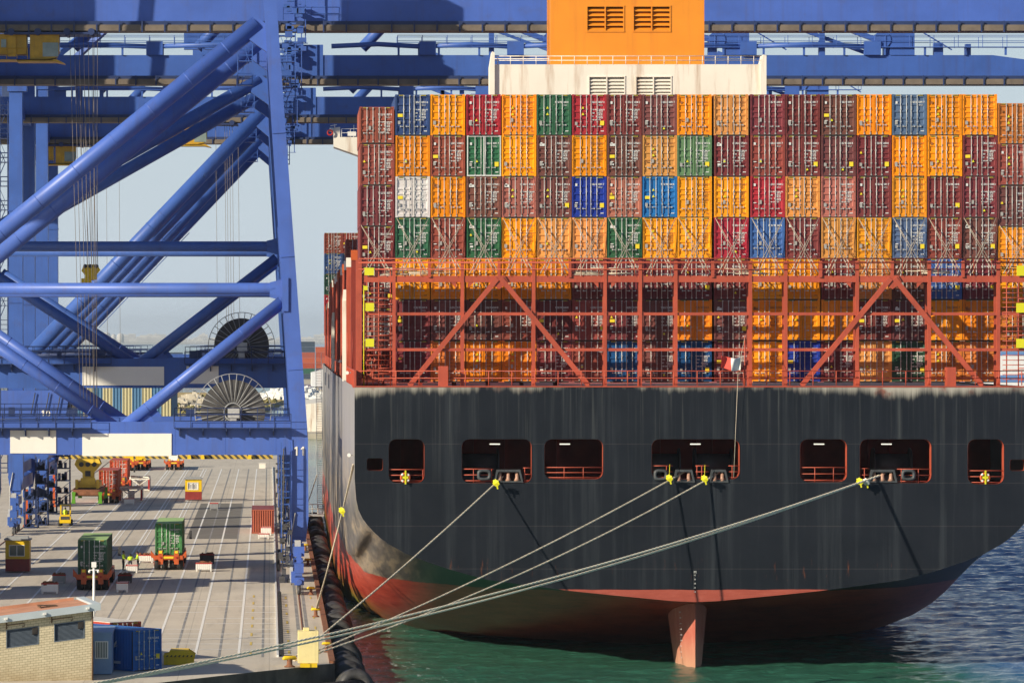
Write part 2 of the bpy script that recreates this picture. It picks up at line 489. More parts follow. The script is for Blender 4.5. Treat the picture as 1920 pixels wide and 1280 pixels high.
tag(pad, 'black rubber pad in the row beside the white cable kerb', 'rubber pad', 'rubber pads beside the cable kerb')
# raised edge beam along the quay
mb = MB(); mb.box(QX-.35, QX+.03, 275.5, 769, QZ+.002, QZ+.16)
tag(mb.build('edge_kerb', M['rust']), 'rust brown steel edging along the lip of the quay', 'quay edging')

# far side of the harbour
def land(name, poly, z, mat):
    mb = MB(); mb.prism(poly, 'z', -3, z); o = mb.build(name, mat); o['kind'] = 'structure'; return o
land('dry_land', [(-260, 1000), (-9, 1000), (-6, 1240), (7, 1560), (6, 1700), (-260, 1900)], 1.6, M['scrub'])
land('breakwater', [(-30, 1640), (60, 1640), (70, 1700), (-30, 1700)], 1.5, M['stone'])
land('container_yard_ground', [(-700, 2100), (330, 2250), (330, 2700), (-700, 2700)], 1.8, M['stone'])
land('coast', [(-3450, 22000), (8450, 22000), (8450, 26250), (-3450, 26250)], 8, paint('hazy_coast', (.32, .33, .32), .95, .15, .002))
# rubble piles on the dry land
def rock_pile(name, cx, cy, z, wx, wy, h, n, label, mat):
    mb = MB(); rnd = random.Random(n)
    for i in range(n):
        a, r = rnd.random()*6.28, rnd.random()**.5
        x, y = cx + math.cos(a)*r*wx, cy + math.sin(a)*r*wy
        zz = z + h*(1-r)*rnd.random(); s = (.4 + rnd.random()*.8)*min(1.6, h*.6)
        vs = [(x+rnd.uniform(-s,s)*.3+dx*s, y+dy*s*1.2, zz-s*.4+dz*s*rnd.uniform(.8,1.3)) for dx,dy,dz in ((-.6,-.6,0),(.6,-.6,0),(.6,.6,0),(-.6,.6,0),(-.4,-.3,1),(.4,-.4,1),(.3,.4,1),(-.4,.4,1))]
        mb.add(vs, [(0,3,2,1),(4,5,6,7),(0,1,5,4),(1,2,6,5),(2,3,7,6),(3,0,4,7)])
    o = mb.build(name, mat); tag(o, label, 'rubble', kind='stuff'); return o
rock_pile('rubble_heap', -24, 1380, 1.6, 13, 30, 4, 260, 'grey heap of broken rock on the dry far bank', M['stone'])
rock_pile('rubble_heap', 9, 1540, 1.6, 14, 30, 7, 320, 'pale rock armour on the tip of the far bank', M['white'])
rock_pile('rubble_heap', 22, 1650, .8, 26, 8, 3.0, 320, 'low line of boulders across the far water', M['stone'])
# scrub tufts
mb = MB(); rnd = random.Random(3)
for i in range(900):
    y = rnd.uniform(1010, 1560); x = rnd.uniform(-90, -8 + (y-1010)/560*13); s = rnd.uniform(.5, 1.9)
    for k in range(3):
        a = rnd.random()*3.14
        dx, dy = math.cos(a)*s, math.sin(a)*s
        mb.add([(x-dx, y-dy, 1.6), (x+dx, y+dy, 1.6), (x+dx*.3, y+dy*.3, 1.6+s*.8)], [(0,1,2)])
o = mb.build('scrub_tufts', paint('dry_grass_tufts', (.20, .18, .07), .95, .4, .3)); tag(o, 'dry olive scrub tufts dotted over the far bank', 'scrub', kind='stuff')

# far container yard
YARD = [('a85438', 0), ('7a3228', 0), ('3c4a5c', 0), ('2f5a4c', 0), ('9a4630', 0), ('985040', 0)]
mb0 = MB(); mb0.box(-6.1, 6.1, -1.2, 1.2, 0, 2.85)
yard0 = None; k = 0
rnd = random.Random(11)
for gx in range(-10, 20):
    nt_ = (rnd.choice((3, 4, 5)) if gx < 1 else rnd.choice((6, 6, 7)))
    for t in range(nt_):
        x = 6 + gx*12.5 if gx > 0 else -40 + gx*12.8
        y = 2290
        if yard0 is None:
            yard0 = mb0.build('stacked_container', M['cont'], origin=(0,0,0)); c = yard0
        else:
            c = yard0.copy(); COL.objects.link(c)
        c.location = (x, y, 1.8 + t*2.9)
        c.color = (*hexlin(rnd.choice(YARD)[0]), 1)
        tag(c, 'distant container in the stacks of the yard across the water', 'container', 'containers in the far yard')
# harbour sheds far behind the gap between leg and ship
mb = MB(); mb.prism([(0,0),(36,0),(36,6.5),(18,11),(0,6.5)], 'y', 0, 60)
o = mb.build('warehouse', M['white'], origin=(0,0,0)); o.location = (20.5, 2040, .5)
tag(o, 'white gabled shed on the far side of the harbour', 'shed')
mb = MB(); mb.prism([(0,0),(22,0),(22,5.6),(10,8.2),(0,7.2)], 'y', 0, 70)
o = mb.build('tent_hall', M['cream'], origin=(0,0,0)); o.location = (8.5, 1010, .5)
tag(o, 'cream fabric roofed hall beyond the end of the quay', 'hall')
land('pier', [(5, 985), (120, 985), (120, 1100), (5, 1100)], 1.2, M['stone'])
# striped shed
m, nt_, b = newmat('shaded_blue_and_cream_stripes')
v = coords(nt_, 'Object')
sx = nt_.nodes.new('ShaderNodeSeparateXYZ'); nt_.links.new(v, sx.inputs[0])
md = nd(nt_, 'ShaderNodeMath', operation='MULTIPLY'); nt_.links.new(sx.outputs[0], md.inputs[0]); md.inputs[1].default_value = .5/1.85
fr = nd(nt_, 'ShaderNodeMath', operation='FRACT'); nt_.links.new(md.outputs[0], fr.inputs[0])
gt = nd(nt_, 'ShaderNodeMath', operation='GREATER_THAN'); nt_.links.new(fr.outputs[0], gt.inputs[0]); gt.inputs[1].default_value = .5
c = mix(nt_, gt.outputs[0], (.04, .13, .25), (.38, .34, .19)); nt_.links.new(c, b.inputs['Base Color']); b.inputs['Roughness'].default_value = .7  # both stripe colours darkened to stand for shade
mb = MB()
xs = [-45 + i*.3 for i in range(0, int((45-18.4)/.3)+1)]
for i, x in enumerate(xs[:-1]):
    y = 800 + (.12 if i % 2 else 0)
    y2 = 800 + (0 if i % 2 else .12)
    mb.add([(x, y, 2), (xs[i+1], y2, 2), (xs[i+1], y2, 14.5), (x, y, 14.5)], [(0,1,2,3)])
mb.box(-45, -18.4, 800.3, 850, 2, 14.4)
o = mb.build('striped_warehouse', m, origin=(-18.5, 800, 2)); tag(o, 'corrugated shed striped in blue and pale yellow behind the cranes', 'shed')
land('far_apron', [(-400, 770.2), (-12, 770.2), (-12, 1000), (-400, 1000)], 1.9, M['quay'])

# skyline beyond the sea
rnd = random.Random(5)
citymat = paint('pale_city_wall', (.60, .58, .54), .8, .2, .01)
winmat = paint('city_windows', (.25, .27, .30), .6, .1, .01)
for i in range(150):
    x = rnd.uniform(-1150, 900); y = rnd.uniform(22100, 24600)
    wd, dp = rnd.uniform(18, 60), rnd.uniform(20, 50)
    h = rnd.choice((14, 18, 20, 24, 30, 42)) * rnd.uniform(.8, 1.2)
    if -700 < x < -650 or -190 < x < -90: h *= 1.8
    mb = MB(); mb.box(-wd/2, wd/2, 0, dp, 0, h)
    for f in range(int(h/9)):
        mb.box(-wd/2+2, wd/2-2, -.4, -.05, 3+f*9, 7+f*9, 1)
    if rnd.random() < .5: mb.box(-wd/5, wd/6, 6, 14, h+.02, h+7)
    o = mb.build('city_building', [citymat, winmat], origin=(0,0,0)); o.location = (x, y, 8)
    tag(o, 'pale building in the hazy skyline across the bay', 'building', 'buildings of the far skyline')
for x, r_, h in ((-850, 22, 44), (-812, 14, 34), (-775, 18, 38)):
    mb = MB(); mb.tube([(0,0,0),(0,0,h),(0,0,h+8),(0,0,h+12)], [r_, r_, r_*.7, 1], 20)
    o = mb.build('storage_silo', citymat, origin=(0,0,0)); o.location = (x, 22080, 8)
    tag(o, 'round white storage tank at the left of the skyline', 'storage tank', 'storage tanks of the far skyline')
# ------------------------------------------------------------------ ship-to-shore cranes
XW, XL = 2.45, -27.6        # water-side and land-side rail

def legx(z, lean=1.0):
    """x of the leaning water-side leg"""
    if z < 14.9: return 2.54 + (8.6-z)*-.01
    return 2.54 - (z-14.9)*(2.5/36.5)*lean

def cable_reel(parent, X, Y, Z, rd, rr):
    mb = MB()
    n = 40
    pts = [(X+math.cos(a)*rd, Z+math.sin(a)*rd) for a in [2*math.pi*k/n for k in range(n)]]
    mb.prism(pts, 'y', Y, Y+.35)
    o = mb.build('cable_reel', paint('reel_rubber_grey', (.075, .072, .07), .6, .25, 2), parent)
    mb = MB()
    mb.torus((X, Y-.12, Z), (0,1,0), rr, .035, 44, 5); mb.torus((X, Y+.5, Z), (0,1,0), rr, .035, 44, 5)
    for k in range(30):
        a = 2*math.pi*k/30
        e = Vector((math.cos(a), 0, math.sin(a)))
        c = Vector((X, Y-.12, Z))
        mb.tube([c+e*.75, c+e*rr], .035, 4)
        mb.tube([c+e*rr, c+e*rr+Vector((0,.62,0))], .025, 4)
    mb.torus((X, Y-.12, Z), (0,1,0), .75, .06, 24, 5)
    mb.build('reel_spokes', M['grey'], o)
    mb = MB()
    mb.tube([(X, Y-.45, Z), (X, Y+.8, Z)], .38, 12)
    mb.box(X-.45, X+.55, Y-.9, Y-.3, Z-.5, Z+.3); mb.box(X-.3, X+.3, Y-.8, Y-.2, Z-2.4, Z-.4)
    mb.build('reel_hub', M['steel'], o)
    return o

def railing_part(parent, mb, name='railing'):
    return mb.build(name, M['crane_dark'], parent)

def stair_tower(mb, x0, x1, y, z0, z1, step=2.6, dense=False):
    """zigzag access stair: posts, landings, flights, rails"""
    for x in (x0, x1):
        for yy in (y, y+1.3):
            mb.bar((x, yy, z0), (x, yy, z1), .09)
    z, s = z0, 1
    while z < z1-1:
        mb.box(x0, x1, y, y+1.3, z, z+.07)
        a, b = (x0+.3, x1-.3) if s > 0 else (x1-.3, x0+.3)
        mb.bar((a, y+.35, z+.07), (b, y+.35, z+step), .08, .22)
        mb.bar((a, y+.35, z+1.0), (b, y+.35, z+step+.95), .05, .05)
        mb.rail((x0, y, z+.07), (x1, y, z+.07), 1.0, 1.0, .03)
        mb.rail((x0, y+1.3, z+.07), (x1, y+1.3, z+.07), 1.0, 1.0, .03)
        z += step; s = -s

def bogies(parent, X, Y0, Y1, mat):
    """travel gear under one sill, between both frames"""
    mb = MB()
    mb.box(X-.55, X+.55, Y0-.8, Y1+.8, 6.6, 7.9)           # sill beam along the rail
    for yc in (Y0, Y1):
        mb.bar((X, yc-3.2, 5.5), (X, yc+3.2, 5.5), .9, .8)
        mb.box(X-.25, X+.25, yc-.5, yc+.5, 5.8, 6.8)
        for s in (-1, 1):
            mb.bar((X, yc+s*3.4-1.6, 4.2), (X, yc+s*3.4+1.6, 4.2), .75, .75)
            mb.box(X-.2, X+.2, yc+s*3.0-.35, yc+s*3.0+.35, 4.4, 5.4)
            mb.box(X-.65, X-.35, yc+s*3.4-1.4, yc+s*3.4-.3, 3.0, 3.9)   # motors
            for q in (-1, 1):
                mb.bar((X, yc+s*3.4+q*.95-.55, 3.15), (X, yc+s*3.4+q*.95+.55, 3.15), .62, .55)
    for s, yc in ((-1, Y0), (1, Y1)):
        mb.box(X-.4, X+.4, yc+s*5.9-.3, yc+s*5.9+.3, 2.9, 3.5); mb.tube([(X, yc+s*6.1, 3.2), (X, yc+s*7.0, 3.2)], .22, 10)
    o = mb.build('travel_bogie', mat, parent)
    mb = MB()
    for yc in (Y0, Y1):
        for s in (-1, 1):
            for q in (-1.35, -.55, .35, 1.2):
                y = yc+s*3.4+q
                mb.tube([(X-.14, y, QZ+.40), (X+.14, y, QZ+.40)], .36, 14)
    mb.build('wheel', M['darksteel'], o)
    mb = MB()
    for yc in (Y0, Y1):
        for k in range(8):
            y = yc - 4 + k*1.1
            mb.box(X-.75, X-.5, y, y+.5, 3.0+.4*(k % 3), 3.7+.5*(k % 3))
        mb.box(X-.35, X+.15, yc-2.4, yc-2.0, 5.0, 6.4)
        mb.tube([(X-.6, yc-.9, 2.6), (X-.62, yc-.9, 6.8), (X-.3, yc-.9, 8.6)], .05, 6)
    mb.build('drive_box', M['steel'], o)
    return o

def crane(name, Y0, Y1, zp0, zp1, zh, kind, label, mat, boomz, digits=None, reel=None, cab=None, ropes=None, panels=(), lod=0, boomx=110, taper=False):
    Yc = (Y0+Y1)/2
    root = empty('gantry_crane', (XW, Yc, QZ), 0, label, 'crane', 'blue quay cranes')
    # legs
    for Y in (Y0, Y1):
        mb = MB()
        mb.bar((legx(8.6), Y, 8.2), (legx(14.9), Y, 14.9), 1.45, 1.6, 1.35, 1.6, up=Vector((0,1,0)))
        mb.bar((legx(14.9), Y, 14.9), (legx(58), Y, 58), 1.35, 1.6, 1.0, 1.5, up=Vector((0,1,0)))
        mb.bar((legx(8.2), Y, 6.2), (legx(8.6), Y, 8.2), 1.0, 1.3, 1.45, 1.6, up=Vector((0,1,0)))
        for z in (20.5, 29.9, 40.2):
            mb.bar((legx(z), Y, z), (legx(z+.1), Y, z+.1), 1.30-(z-15)*.0081+.02, 1.7, up=Vector((0,1,0)))
        mb.build('leg', mat, root)
        mb = MB()
        mb.bar((XL, Y, 6.2), (XL, Y, 8.2), 1.0, 1.3, 1.7, 1.6, up=Vector((0,1,0)))
        mb.bar((XL, Y, 8.2), (XL, Y, 56), 1.6, 1.6, 1.4, 1.5, up=Vector((0,1,0)))
        for z in (17, 27, 37): mb.bar((XL, Y, z), (XL, Y, z+.1), 1.62, 1.7, up=Vector((0,1,0)))
        mb.box(XL-.9, XL+1.2, Y-.95, Y+.9, 50.0, 50.6)
        mb.build('leg', mat, root)
    bogies(root, XW, Y0, Y1, mat); bogies(root, XL, Y0, Y1, mat)
    # portal beams, tie beams, walkways
    xm = (XL+XW)/2+.05
    for i, Y in enumerate((Y0, Y1)):
        mb = MB()
        xr = legx(zp1)-.55
        mb.box(XL+.5, xr, Y-.72, Y+.72, zp0, zp1)
        for k in range(1, 14):
            x = XL+.8+k*2.1
            if k % 2: mb.box(x, x+.05, Y-.735, Y-.719, zp0+.05, zp1-.05)
        o = mb.build('portal_beam', mat, root)
        if i == 0:
            for (a, b_, c_, d_) in panels:
                p = MB(); p.box(a, b_, Y-.79, Y-.73, c_, d_); p.build('blank_panel', M['panelwhite'], o)
        mb = MB()
        z = zp1-.55
        for (a, b_) in ((XL+1, xm-2.3), (xm+4.6, xr-.1)):
            mb.cut()
            mb.box(a, b_, Y-1.75, Y-.76, z, z+.06)
            mb.rail((a, Y-1.72, z+.06), (b_, Y-1.72, z+.06), 1.15, 1.45, .03)
            mb.rail((a, Y+.7, zp1+.01), (b_, Y+.7, zp1+.01), 1.1, 1.45, .03)
            x = a+.4
            while x < b_:
                mb.prism([(x, z-.65), (x+.12, z-.65), (x+.12, z-.02), (x, z-.02)], 'y', Y-1.0, Y-.76)
                mb.prism([(x, z-.22), (x+.1, z-.22), (x+.1, z-.02), (x, z-.02)], 'y', Y-1.75, Y-1.0)
                x += 1.95
            a2 = a+.5
            rnd = random.Random(int(Y*7+a))
            while a2 < b_-1.2:      # cabinets, winches and pipes on the beam
                w_ = rnd.uniform(.3, 1.4); h_ = rnd.uniform(.25, .95)
                if rnd.random() < .55: mb.box(a2, a2+w_, Y-.4, Y+.3, zp1+.01, zp1+h_)
                a2 += w_+rnd.uniform(.3, 1.8)
        mb.tube([(XL+1, Y-.9, zp1+.2), (xm-2, Y-.9, zp1+.2)], .07, 6)
        mb.each('walkway', M['crane_dark'], o)
        # horizontal pipe strut
        mb = MB()
        r = .48
        xe = legx(zh)-.55
        mb.tube([(XL+.6, Y, zh), (xe-1.0, Y, zh), (xe+.1, Y, zh)], [r, r, r], 20)
        mb.bar((xe-1.1, Y, zh+.02), (legx(zh)+.1, Y, zh), .9, 1.0, 1.1, 1.9, up=Vector((0,0,1)))
        mb.box(legx(zh)-.62, legx(zh)-.1, Y-.95, Y+.95, zh-1.9, zh+.9)
        if kind == 'V': mb.build('horizontal_strut', mat, root)
        # V braces up from the middle of the portal beam
        if kind == 'V':
            for s in (-1, 1):
                mb = MB()
                xe = legx(zh-1.2)-.75 if s > 0 else XL+.9
                a = Vector((xm+s*.35, Y, zp1-.45)); b_ = Vector((xe, Y, zh-1.1 - (0 if s > 0 else 1.0)))
                mb.tube([a, b_], r*1.02, 20)
                for t_ in (.15, .35, .55, .75):
                    p_ = a.lerp(b_, t_); d_ = (b_-a).normalized()*.035; mb.tube([p_-d_, p_+d_], r*1.02+.012, 20)
                mb.prism([(xm-.1*s, zp1-.5), (xm+s*2.9, zp1-.5), (xm+s*2.9, zp1+.1), (xm+s*2.2, zp1+.9)], 'y', Y-.12, Y+.12)
                mb.build('diagonal_brace', mat, root)
            mb = MB()
            za = boomz-.1
            a = Vector((legx(za)-1.15, Y, za)); b_ = Vector((XL+.5, Y, zh+.9))
            rr_ = .74 if zp1 < 20 else .62
            mb.tube([a, b_], rr_, 22)
            for t_ in (.1, .22, .34, .46, .58, .7, .82, .94):
                p_ = a.lerp(b_, t_); d_ = (b_-a).normalized()*.04; mb.tube([p_-d_, p_+d_], rr_+.012, 22)
            mb.prism([(a.x-.3, a.z+.75), (legx(za+1.2)-.3, a.z-.1), (legx(za-2)-.2, za-2.6), (a.x-.9, a.z-1.2)], 'y', Y-.5, Y+.5)
            mb.build('upper_diagonal', mat, root)
        else:
            mb = MB()
            za = boomz+.9
            a = Vector((legx(za)-1.1, Y, za-.3)); b_ = Vector((XL+1.2, Y, 21.0))
            mb.tube([a, b_], .78, 22)
            mb.prism([(a.x-.3, a.z+.75), (legx(za+1.2)-.3, a.z-.3), (legx(za-2)-.2, za-3.2), (a.x-1.0, a.z-1.2)], 'y', Y-.5, Y+.5)
            mid = a.lerp(b_, .5); d = (b_-a).normalized()
            for t in (.42, .47, .55, .62, .7, .77):
                p = a.lerp(b_, t); mb.torus(p, d, .80, .05, 18, 5)
            mb.tube([a.lerp(b_, .4)+Vector((.9,-.5,-.5)), a.lerp(b_, .85)+Vector((.9,-.5,-.5))], .05, 5)
            mb.build('upper_diagonal', mat, root)
    # beams joining both frames
    mb = MB()
    for X_, z_ in ((XL, 8.9), (XL, zp1-.6), (XL, 48.0), (legx(zp1-.6), zp1-.6), (legx(45), 45.5)):
        mb.cut().box(X_-.4, X_+.4, Y0+.9, Y1-.9, z_-.6, z_+.6)
    mb.each('tie_beam', mat, root)
    # boom girder with cable tray
    z = boomz
    zt = z+3.05 if kind == 'V' and zp1 < 20 else z+2.95
    mb = MB()
    if taper:
        mb.prism([(-84, z+.95), (boomx-1, z+.95), (boomx, z+1.1), (boomx, z+1.6), (boomx-10, zt), (-84, zt)], 'y', Yc-.9, Yc+.9)
    else:
        mb.box(-84, boomx, Yc-.9, Yc+.9, z+.95, zt)
    if zt < 52: mb.box(2.6, 5.2, Yc-1.0, Yc+1.0, z+.9, zt+1.0)      # hinge block
    boom = mb.build('boom', mat, root)
    mb = MB()
    mb.box(-52, boomx-2, Yc-1.5, Yc+1.5, z+.10, z+.52); mb.box(-52, boomx-2, Yc-1.45, Yc+1.45, z+.52, z+.62)
    mb.build('trolley_rail_tray', M['tray'], boom)
    mb = MB(); mb.box(-52, boomx-2, Yc-1.3, Yc+1.3, z+.62, z+.94)
    x = -50
    while x < boomx-2:
        mb.box(x, x+.12, Yc-1.62, Yc-1.5, z-.02, z+.95); x += 1.95
    mb.build('tray_bracket', M['crane_dark'], boom)
    if zt < 52:
        mb = MB()      # walkway, rods and boxes on top of the boom
        rnd = random.Random(int(Yc))
        for (a, b_) in ((-26, -2), (12.4, 34), (36, boomx-4)):
            mb.cut()
            mb.rail((a, Yc-1.2, zt+.8), (b_, Yc-1.2, zt+.8), 1.1, 2.4, .03); mb.rail((a, Yc+1.2, zt+.8), (b_, Yc+1.2, zt+.8), 1.1, 2.4, .03)
            mb.box(a, b_, Yc-1.25, Yc-.6, zt+.72, zt+.8)
            x = a
            while x < b_:
                mb.box(x, x+.2, Yc-1.1, Yc-.9, zt, zt+.72); x += 3.9
            x = a+2
            while x < b_-2:
                h_ = rnd.uniform(.3, 1.1)
                if rnd.random() < .4: mb.box(x, x+rnd.uniform(.4, 1.3), Yc-.7, Yc, zt+.01, zt+h_+.4)
                x += rnd.uniform(2, 5)
        # sheave gear near the boom tip
        for xs in (28, 44, 60):
            if xs < boomx-6:
                mb.box(xs, xs+2.4, Yc-1, Yc+.8, zt, zt+2.2); mb.tube([(xs-.7, Yc-1.1, zt+1.5), (xs-.7, Yc+.6, zt+1.5)], .8, 16)
                mb.bar((xs-1, Yc-.5, zt+1.4), (xs-10, Yc-.5, zt+4.9), .5); mb.bar((xs-6.5, Yc-.5, zt), (xs-6.5, Yc-.5, zt+4), .5)
                mb.bar((xs+3, Yc-1, zt+2.3), (xs+6, Yc-1, zt+.5), .25, .1)
                mb.rail((xs-3, Yc-1.1, zt+2.3), (xs+3, Yc-1.1, zt+2.3), 1.0, 1.0, .03)
        mb.each('boom_walkway', mat if Yc > 460 else M['crane2'], boom)
        mb = MB()     # folded forestay links
        for (a, b_) in ((-24, -11.4), (-10.4, 2.2), (6, 15), (15.6, 23.5), (24.3, 33), (34, 46), (47, 58)):
            mb.tube([(a, Yc-1.0, zt+.85), ((a+b_)/2, Yc-1.0, zt+1.05), (b_, Yc-1.0, zt+.8)], .24, 10)
            mb.box(b_-.5, b_+1.1, Yc-1.3, Yc-.7, zt, zt+1.3)
        for a in (-19, -7, 9): mb.tube([(a, Yc+.9, zt+.8), (a+3.5, Yc+.9, zt+4.4)], .55, 12)
        mb.build('forestay', mat, boom)
    # clutter around the leg at boom height
    mb = MB()
    stair_tower(mb, .8, 2.3, Y1-2.5, 43, zt+1, 2.3)
    mb.build('stair_tower', M['crane2'], root); mb = MB(); stair_tower(mb, -1.3-1.5, -1.5, Y1-3, 45.5, 49.5, 2.1); mb.build('stair_tower', M['crane2'], root); mb = MB()
    mb.box(.3, 3.3, Yc-2.4, Yc-1.9, z-1.05, z-1.0); mb.bar((.5, Yc-2.1, z-1), (.5, Yc-2.1, zt+2), .1); mb.bar((3.1, Yc-2.1, z-1), (3.1, Yc-2.1, zt+2), .1)
    if zt < 52:
        rnd = random.Random(int(Y0)+3)
        for k in range(20):
            x, zz = rnd.uniform(.5, 2.4), rnd.uniform(z-1.0, zt+2); mb.box(x, x+rnd.uniform(.2, .9), Yc-2.4, Yc-1.9, zz, zz+rnd.uniform(.1, .7))
    else:
        rnd = random.Random(2)
        for k in range(20):
            x, zz = rnd.uniform(.4, 2.6), rnd.uniform(z-2.5, zt-.5); mb.box(x, x+rnd.uniform(.2, .8), Yc-2.4, Yc-1.9, zz, zz+rnd.uniform(.1, .5))
        mb.rail((1.2, Yc-1.7, z+1.0), (6, Yc-1.7, z+1.0), 1.1, 1.1, .03)
    mb.build('service_platform', M['crane2'], root)
    mb = MB(); stair_tower(mb, 1.0, 1.75, Y0-1.6, 4.5, 14.5, 2.4); mb.build('leg_stair', M['crane2'], root)
    mb = MB(); rnd = random.Random(int(Y0)+9)
    for k in range(20):
        zz = rnd.uniform(2.8, 8); x = rnd.uniform(.75, 1.6); mb.box(x, x+rnd.uniform(.1, .5), Y0-1.9-rnd.random(), Y0-1.2, zz, zz+rnd.uniform(.1, .6))
    mb.tube([(1.1, Y0-2, 3), (1.2, Y0-2, 14)], .06, 5)
    mb.build('cable_guide', M['darksteel'], root)
    mb = MB()      # ladder cage down the land-side leg
    stair_tower(mb, XL-2.6, XL-.9, Y0-.2, 8.5, 49, 2.6)
    mb.build('leg_stair', M['crane_dark'], root)
    # unseen house boxes, placed to shade the booms, and gantry top, above the picture
    mb = MB(); mb.box(-50, -32.5, Y0-.6, Y1+.6, 52.5, 61)
    if Y0 < 360: mb.cut().box(-84, -52, Y0-3, Y0+21, 53.2, 62)  # extra block on one crane, sized to shade the next crane's braces
    mb.cut().box(-9.3, -.2, Y0-.2, Y0+.8, 54.6, 60)  # box put above the boom to shade it right of the leg
    mb.each('machinery_shade_house', mat, root)
    mb = MB()
    for Y in (Y0, Y1):
        mb.bar((legx(58), Y, 58), (-6, Yc, 74), .9); mb.bar((XL, Y, 56), (-7, Yc, 74), .7)
    mb.bar((-6, Yc, 74), (58, Yc, zt+.2), .35)
    mb.build('top_frame', mat, root)
    if reel: cable_reel(root, *reel)
    if digits:
        mb = MB(); [digit_one(mb, digits[1][0]+k_*.56, digits[1][1], digits[1][2], .74) for k_ in (0, 1)]; mb.build('crane_number', M['panelwhite'], root)
    # trolley with driver's cab
    if cab is not None:
        X = cab
        yl = M['cabyellow']
        mb = MB(); mb.box(X-3.2, X+5.0, Yc-1.6, Yc+1.6, z-.22, z-.02)
        for xx in (X-2.6, X-.3, X+2.2, X+4.3): mb.tube([(xx, Yc-1.8, z+.0), (xx, Yc+1.8, z+.0)], .3, 10)
        t = mb.build('trolley', M['crane_dark'], root)
        mb = MB()
        mb.prism([(X-1.0, z-.15), (X+1.5, z-.15), (X+1.5, z-1.6), (X+1.2, z-2.2), (X-.4, z-2.5), (X-1.0, z-2.4)], 'y', Yc-1.2, Yc+.9)
        mb.box(X-3.8, X-1.3, Yc-1.0, Yc+.9, z-1.9, z-.15); mb.box(X-2.9, X-2.2, Yc-1.2, Yc-1.0, z-2.1, z-.1); mb.prism([(X-2.1, z-2.35), (X+1.3, z-2.35), (X+2.0, z-2.7), (X+1.2, z-2.55), (X-2.1, z-2.55)], 'y', Yc-1.4, Yc+1.0)
        mb.rail((X-3.9, Yc-1.3, z-2.3), (X-1.2, Yc-1.3, z-2.3), .9, .9, .03); mb.box(X-4.0, X+1.0, Yc-1.4, Yc+1, z-2.45, z-2.36)
        mb.build('driver_cab', yl, t)
        mb = MB(); mb.box(X+.1, X+1.45, Yc-1.24, Yc-1.2, z-2.1, z-.9); mb.cut(); mb.box(X+1.505, X+1.54, Yc-1.1, Yc+.8, z-1.6, z-.9); mb.cut(); mb.box(X-3.5, X-3.05, Yc-1.04, Yc-1.0, z-1.3, z-.6)
        mb.each('window', paint('pale_cab_glass', (.22, .28, .26), .15, .2, 1), t)
    if ropes:
        mb = MB()
        for (x0, x1, zb) in ropes:
            mb.cut().tube([(x0, Yc-.8, z), (x1, Yc-.5, zb)], .022, 4)
        mb.each('hoist_rope', M['wire'], root)
    return root

sY = lambda px, Y: (px-CX)*Y/F
sZ = lambda py, Y: EYE-(py-CY)*Y/F
YA0, YA1 = 354, 378
A = crane('gantry_crane', YA0, YA1, sZ(852, YA0), sZ(790, YA0), sZ(541, YA0), 'V',
      'nearest blue quay crane, numbered 11 on its water-side leg', M['crane'], 49.45,
      digits=('11', (sY(551.5, YA0), YA0-.84, sZ(853, YA0)), .98),
      reel=(sY(437, 362), 362, sZ(772, 362), 2.75, 3.25), cab=-19.6,
      panels=((sY(20, YA0), sY(106, YA0), sZ(849, YA0), sZ(806, YA0)), (sY(155, YA0), sY(322, YA0), sZ(854, YA0), sZ(812, YA0))),
      ropes=[(-17.2+i*.36*1.1, -16.2+i*.28, 14.6) for i in range(6)] + [(-15.1, -15.1, 14.6), (-14.8, -14.9, 14.6)])
YB0, YB1 = 399, 423
B = crane('gantry_crane', YB0, YB1, sZ(727, YB0), sZ(672, YB0), sZ(462, YB0), 'V',
      'second blue quay crane, with grey-white panels on a portal beam above the first one', M['crane2'], 47.56,
      reel=(sY(453, 408), 408, sZ(648, 408), 2.65, 3.2), cab=None,
      panels=((sY(155, YB0), sY(308, YB0), sZ(722, YB0), sZ(687, YB0)), (sY(350, YB0), sY(410, YB0), sZ(719, YB0), sZ(686, YB0))),
      ropes=[(-18.6+i*.36, -17.6+i*.2, 29.8) for i in range(6)], boomx=80, taper=True)
YC0, YC1 = 462, 486
C = crane('gantry_crane', YC0, YC1, 18.6, 21.2, 30, 'L',
      'third blue quay crane, its land-side leg left of the fourth crane\'s leg', M['crane2'], 47.15,
      cab=sY(362, 471), ropes=[(sY(x, 471), sY(x+4, 471), 20.5) for x in (404, 421, 425, 430, 435, 446)], boomx=70, taper=True)
YD0, YD1 = 515, 539
D = crane('gantry_crane', YD0, YD1, 18.6, 21.2, 30, 'L',
      'farthest blue quay crane with the thinnest diagonal pipes', M['crane2'], 47.2, cab=sY(118, 524),
      ropes=[(sY(x, 524), sY(x+3, 524), 12) for x in (198, 222)], boomx=66, taper=True)
# cabinet block with the number 10 on the third crane
mb = MB(); y = YC0-2.2
mb.prism([(sY(-60, y), sZ(732, y)), (sY(131, y), sZ(732, y)), (sY(120, y), sZ(800, y)), (sY(-60, y), sZ(800, y))], 'y', y, y+1.6)
o = mb.build('electrical_house', M['crane'], C)
mb = MB(); digit_one(mb, sY(78, y), y-.02, sZ(781, y), .72); text_mb(mb, '0', (sY(86, y), y-.02, sZ(781, y)), .98, bold=.02); mb.build('crane_number', M['panelwhite'], o)
mb = MB()
mb.prism([(sY(131.5, y), sZ(732, y)), (sY(145, y), sZ(732, y)), (sY(143, y), sZ(800, y)), (sY(121, y), sZ(800, y))], 'y', y+.3, y+1.5)
for x in (58, 84, 106): mb.tube([(sY(x+8, y), y-.2, sZ(736, y)), (sY(x, y), y-.2, sZ(778, y))], .06, 5)
mb.build('strut', M['darksteel'], o)

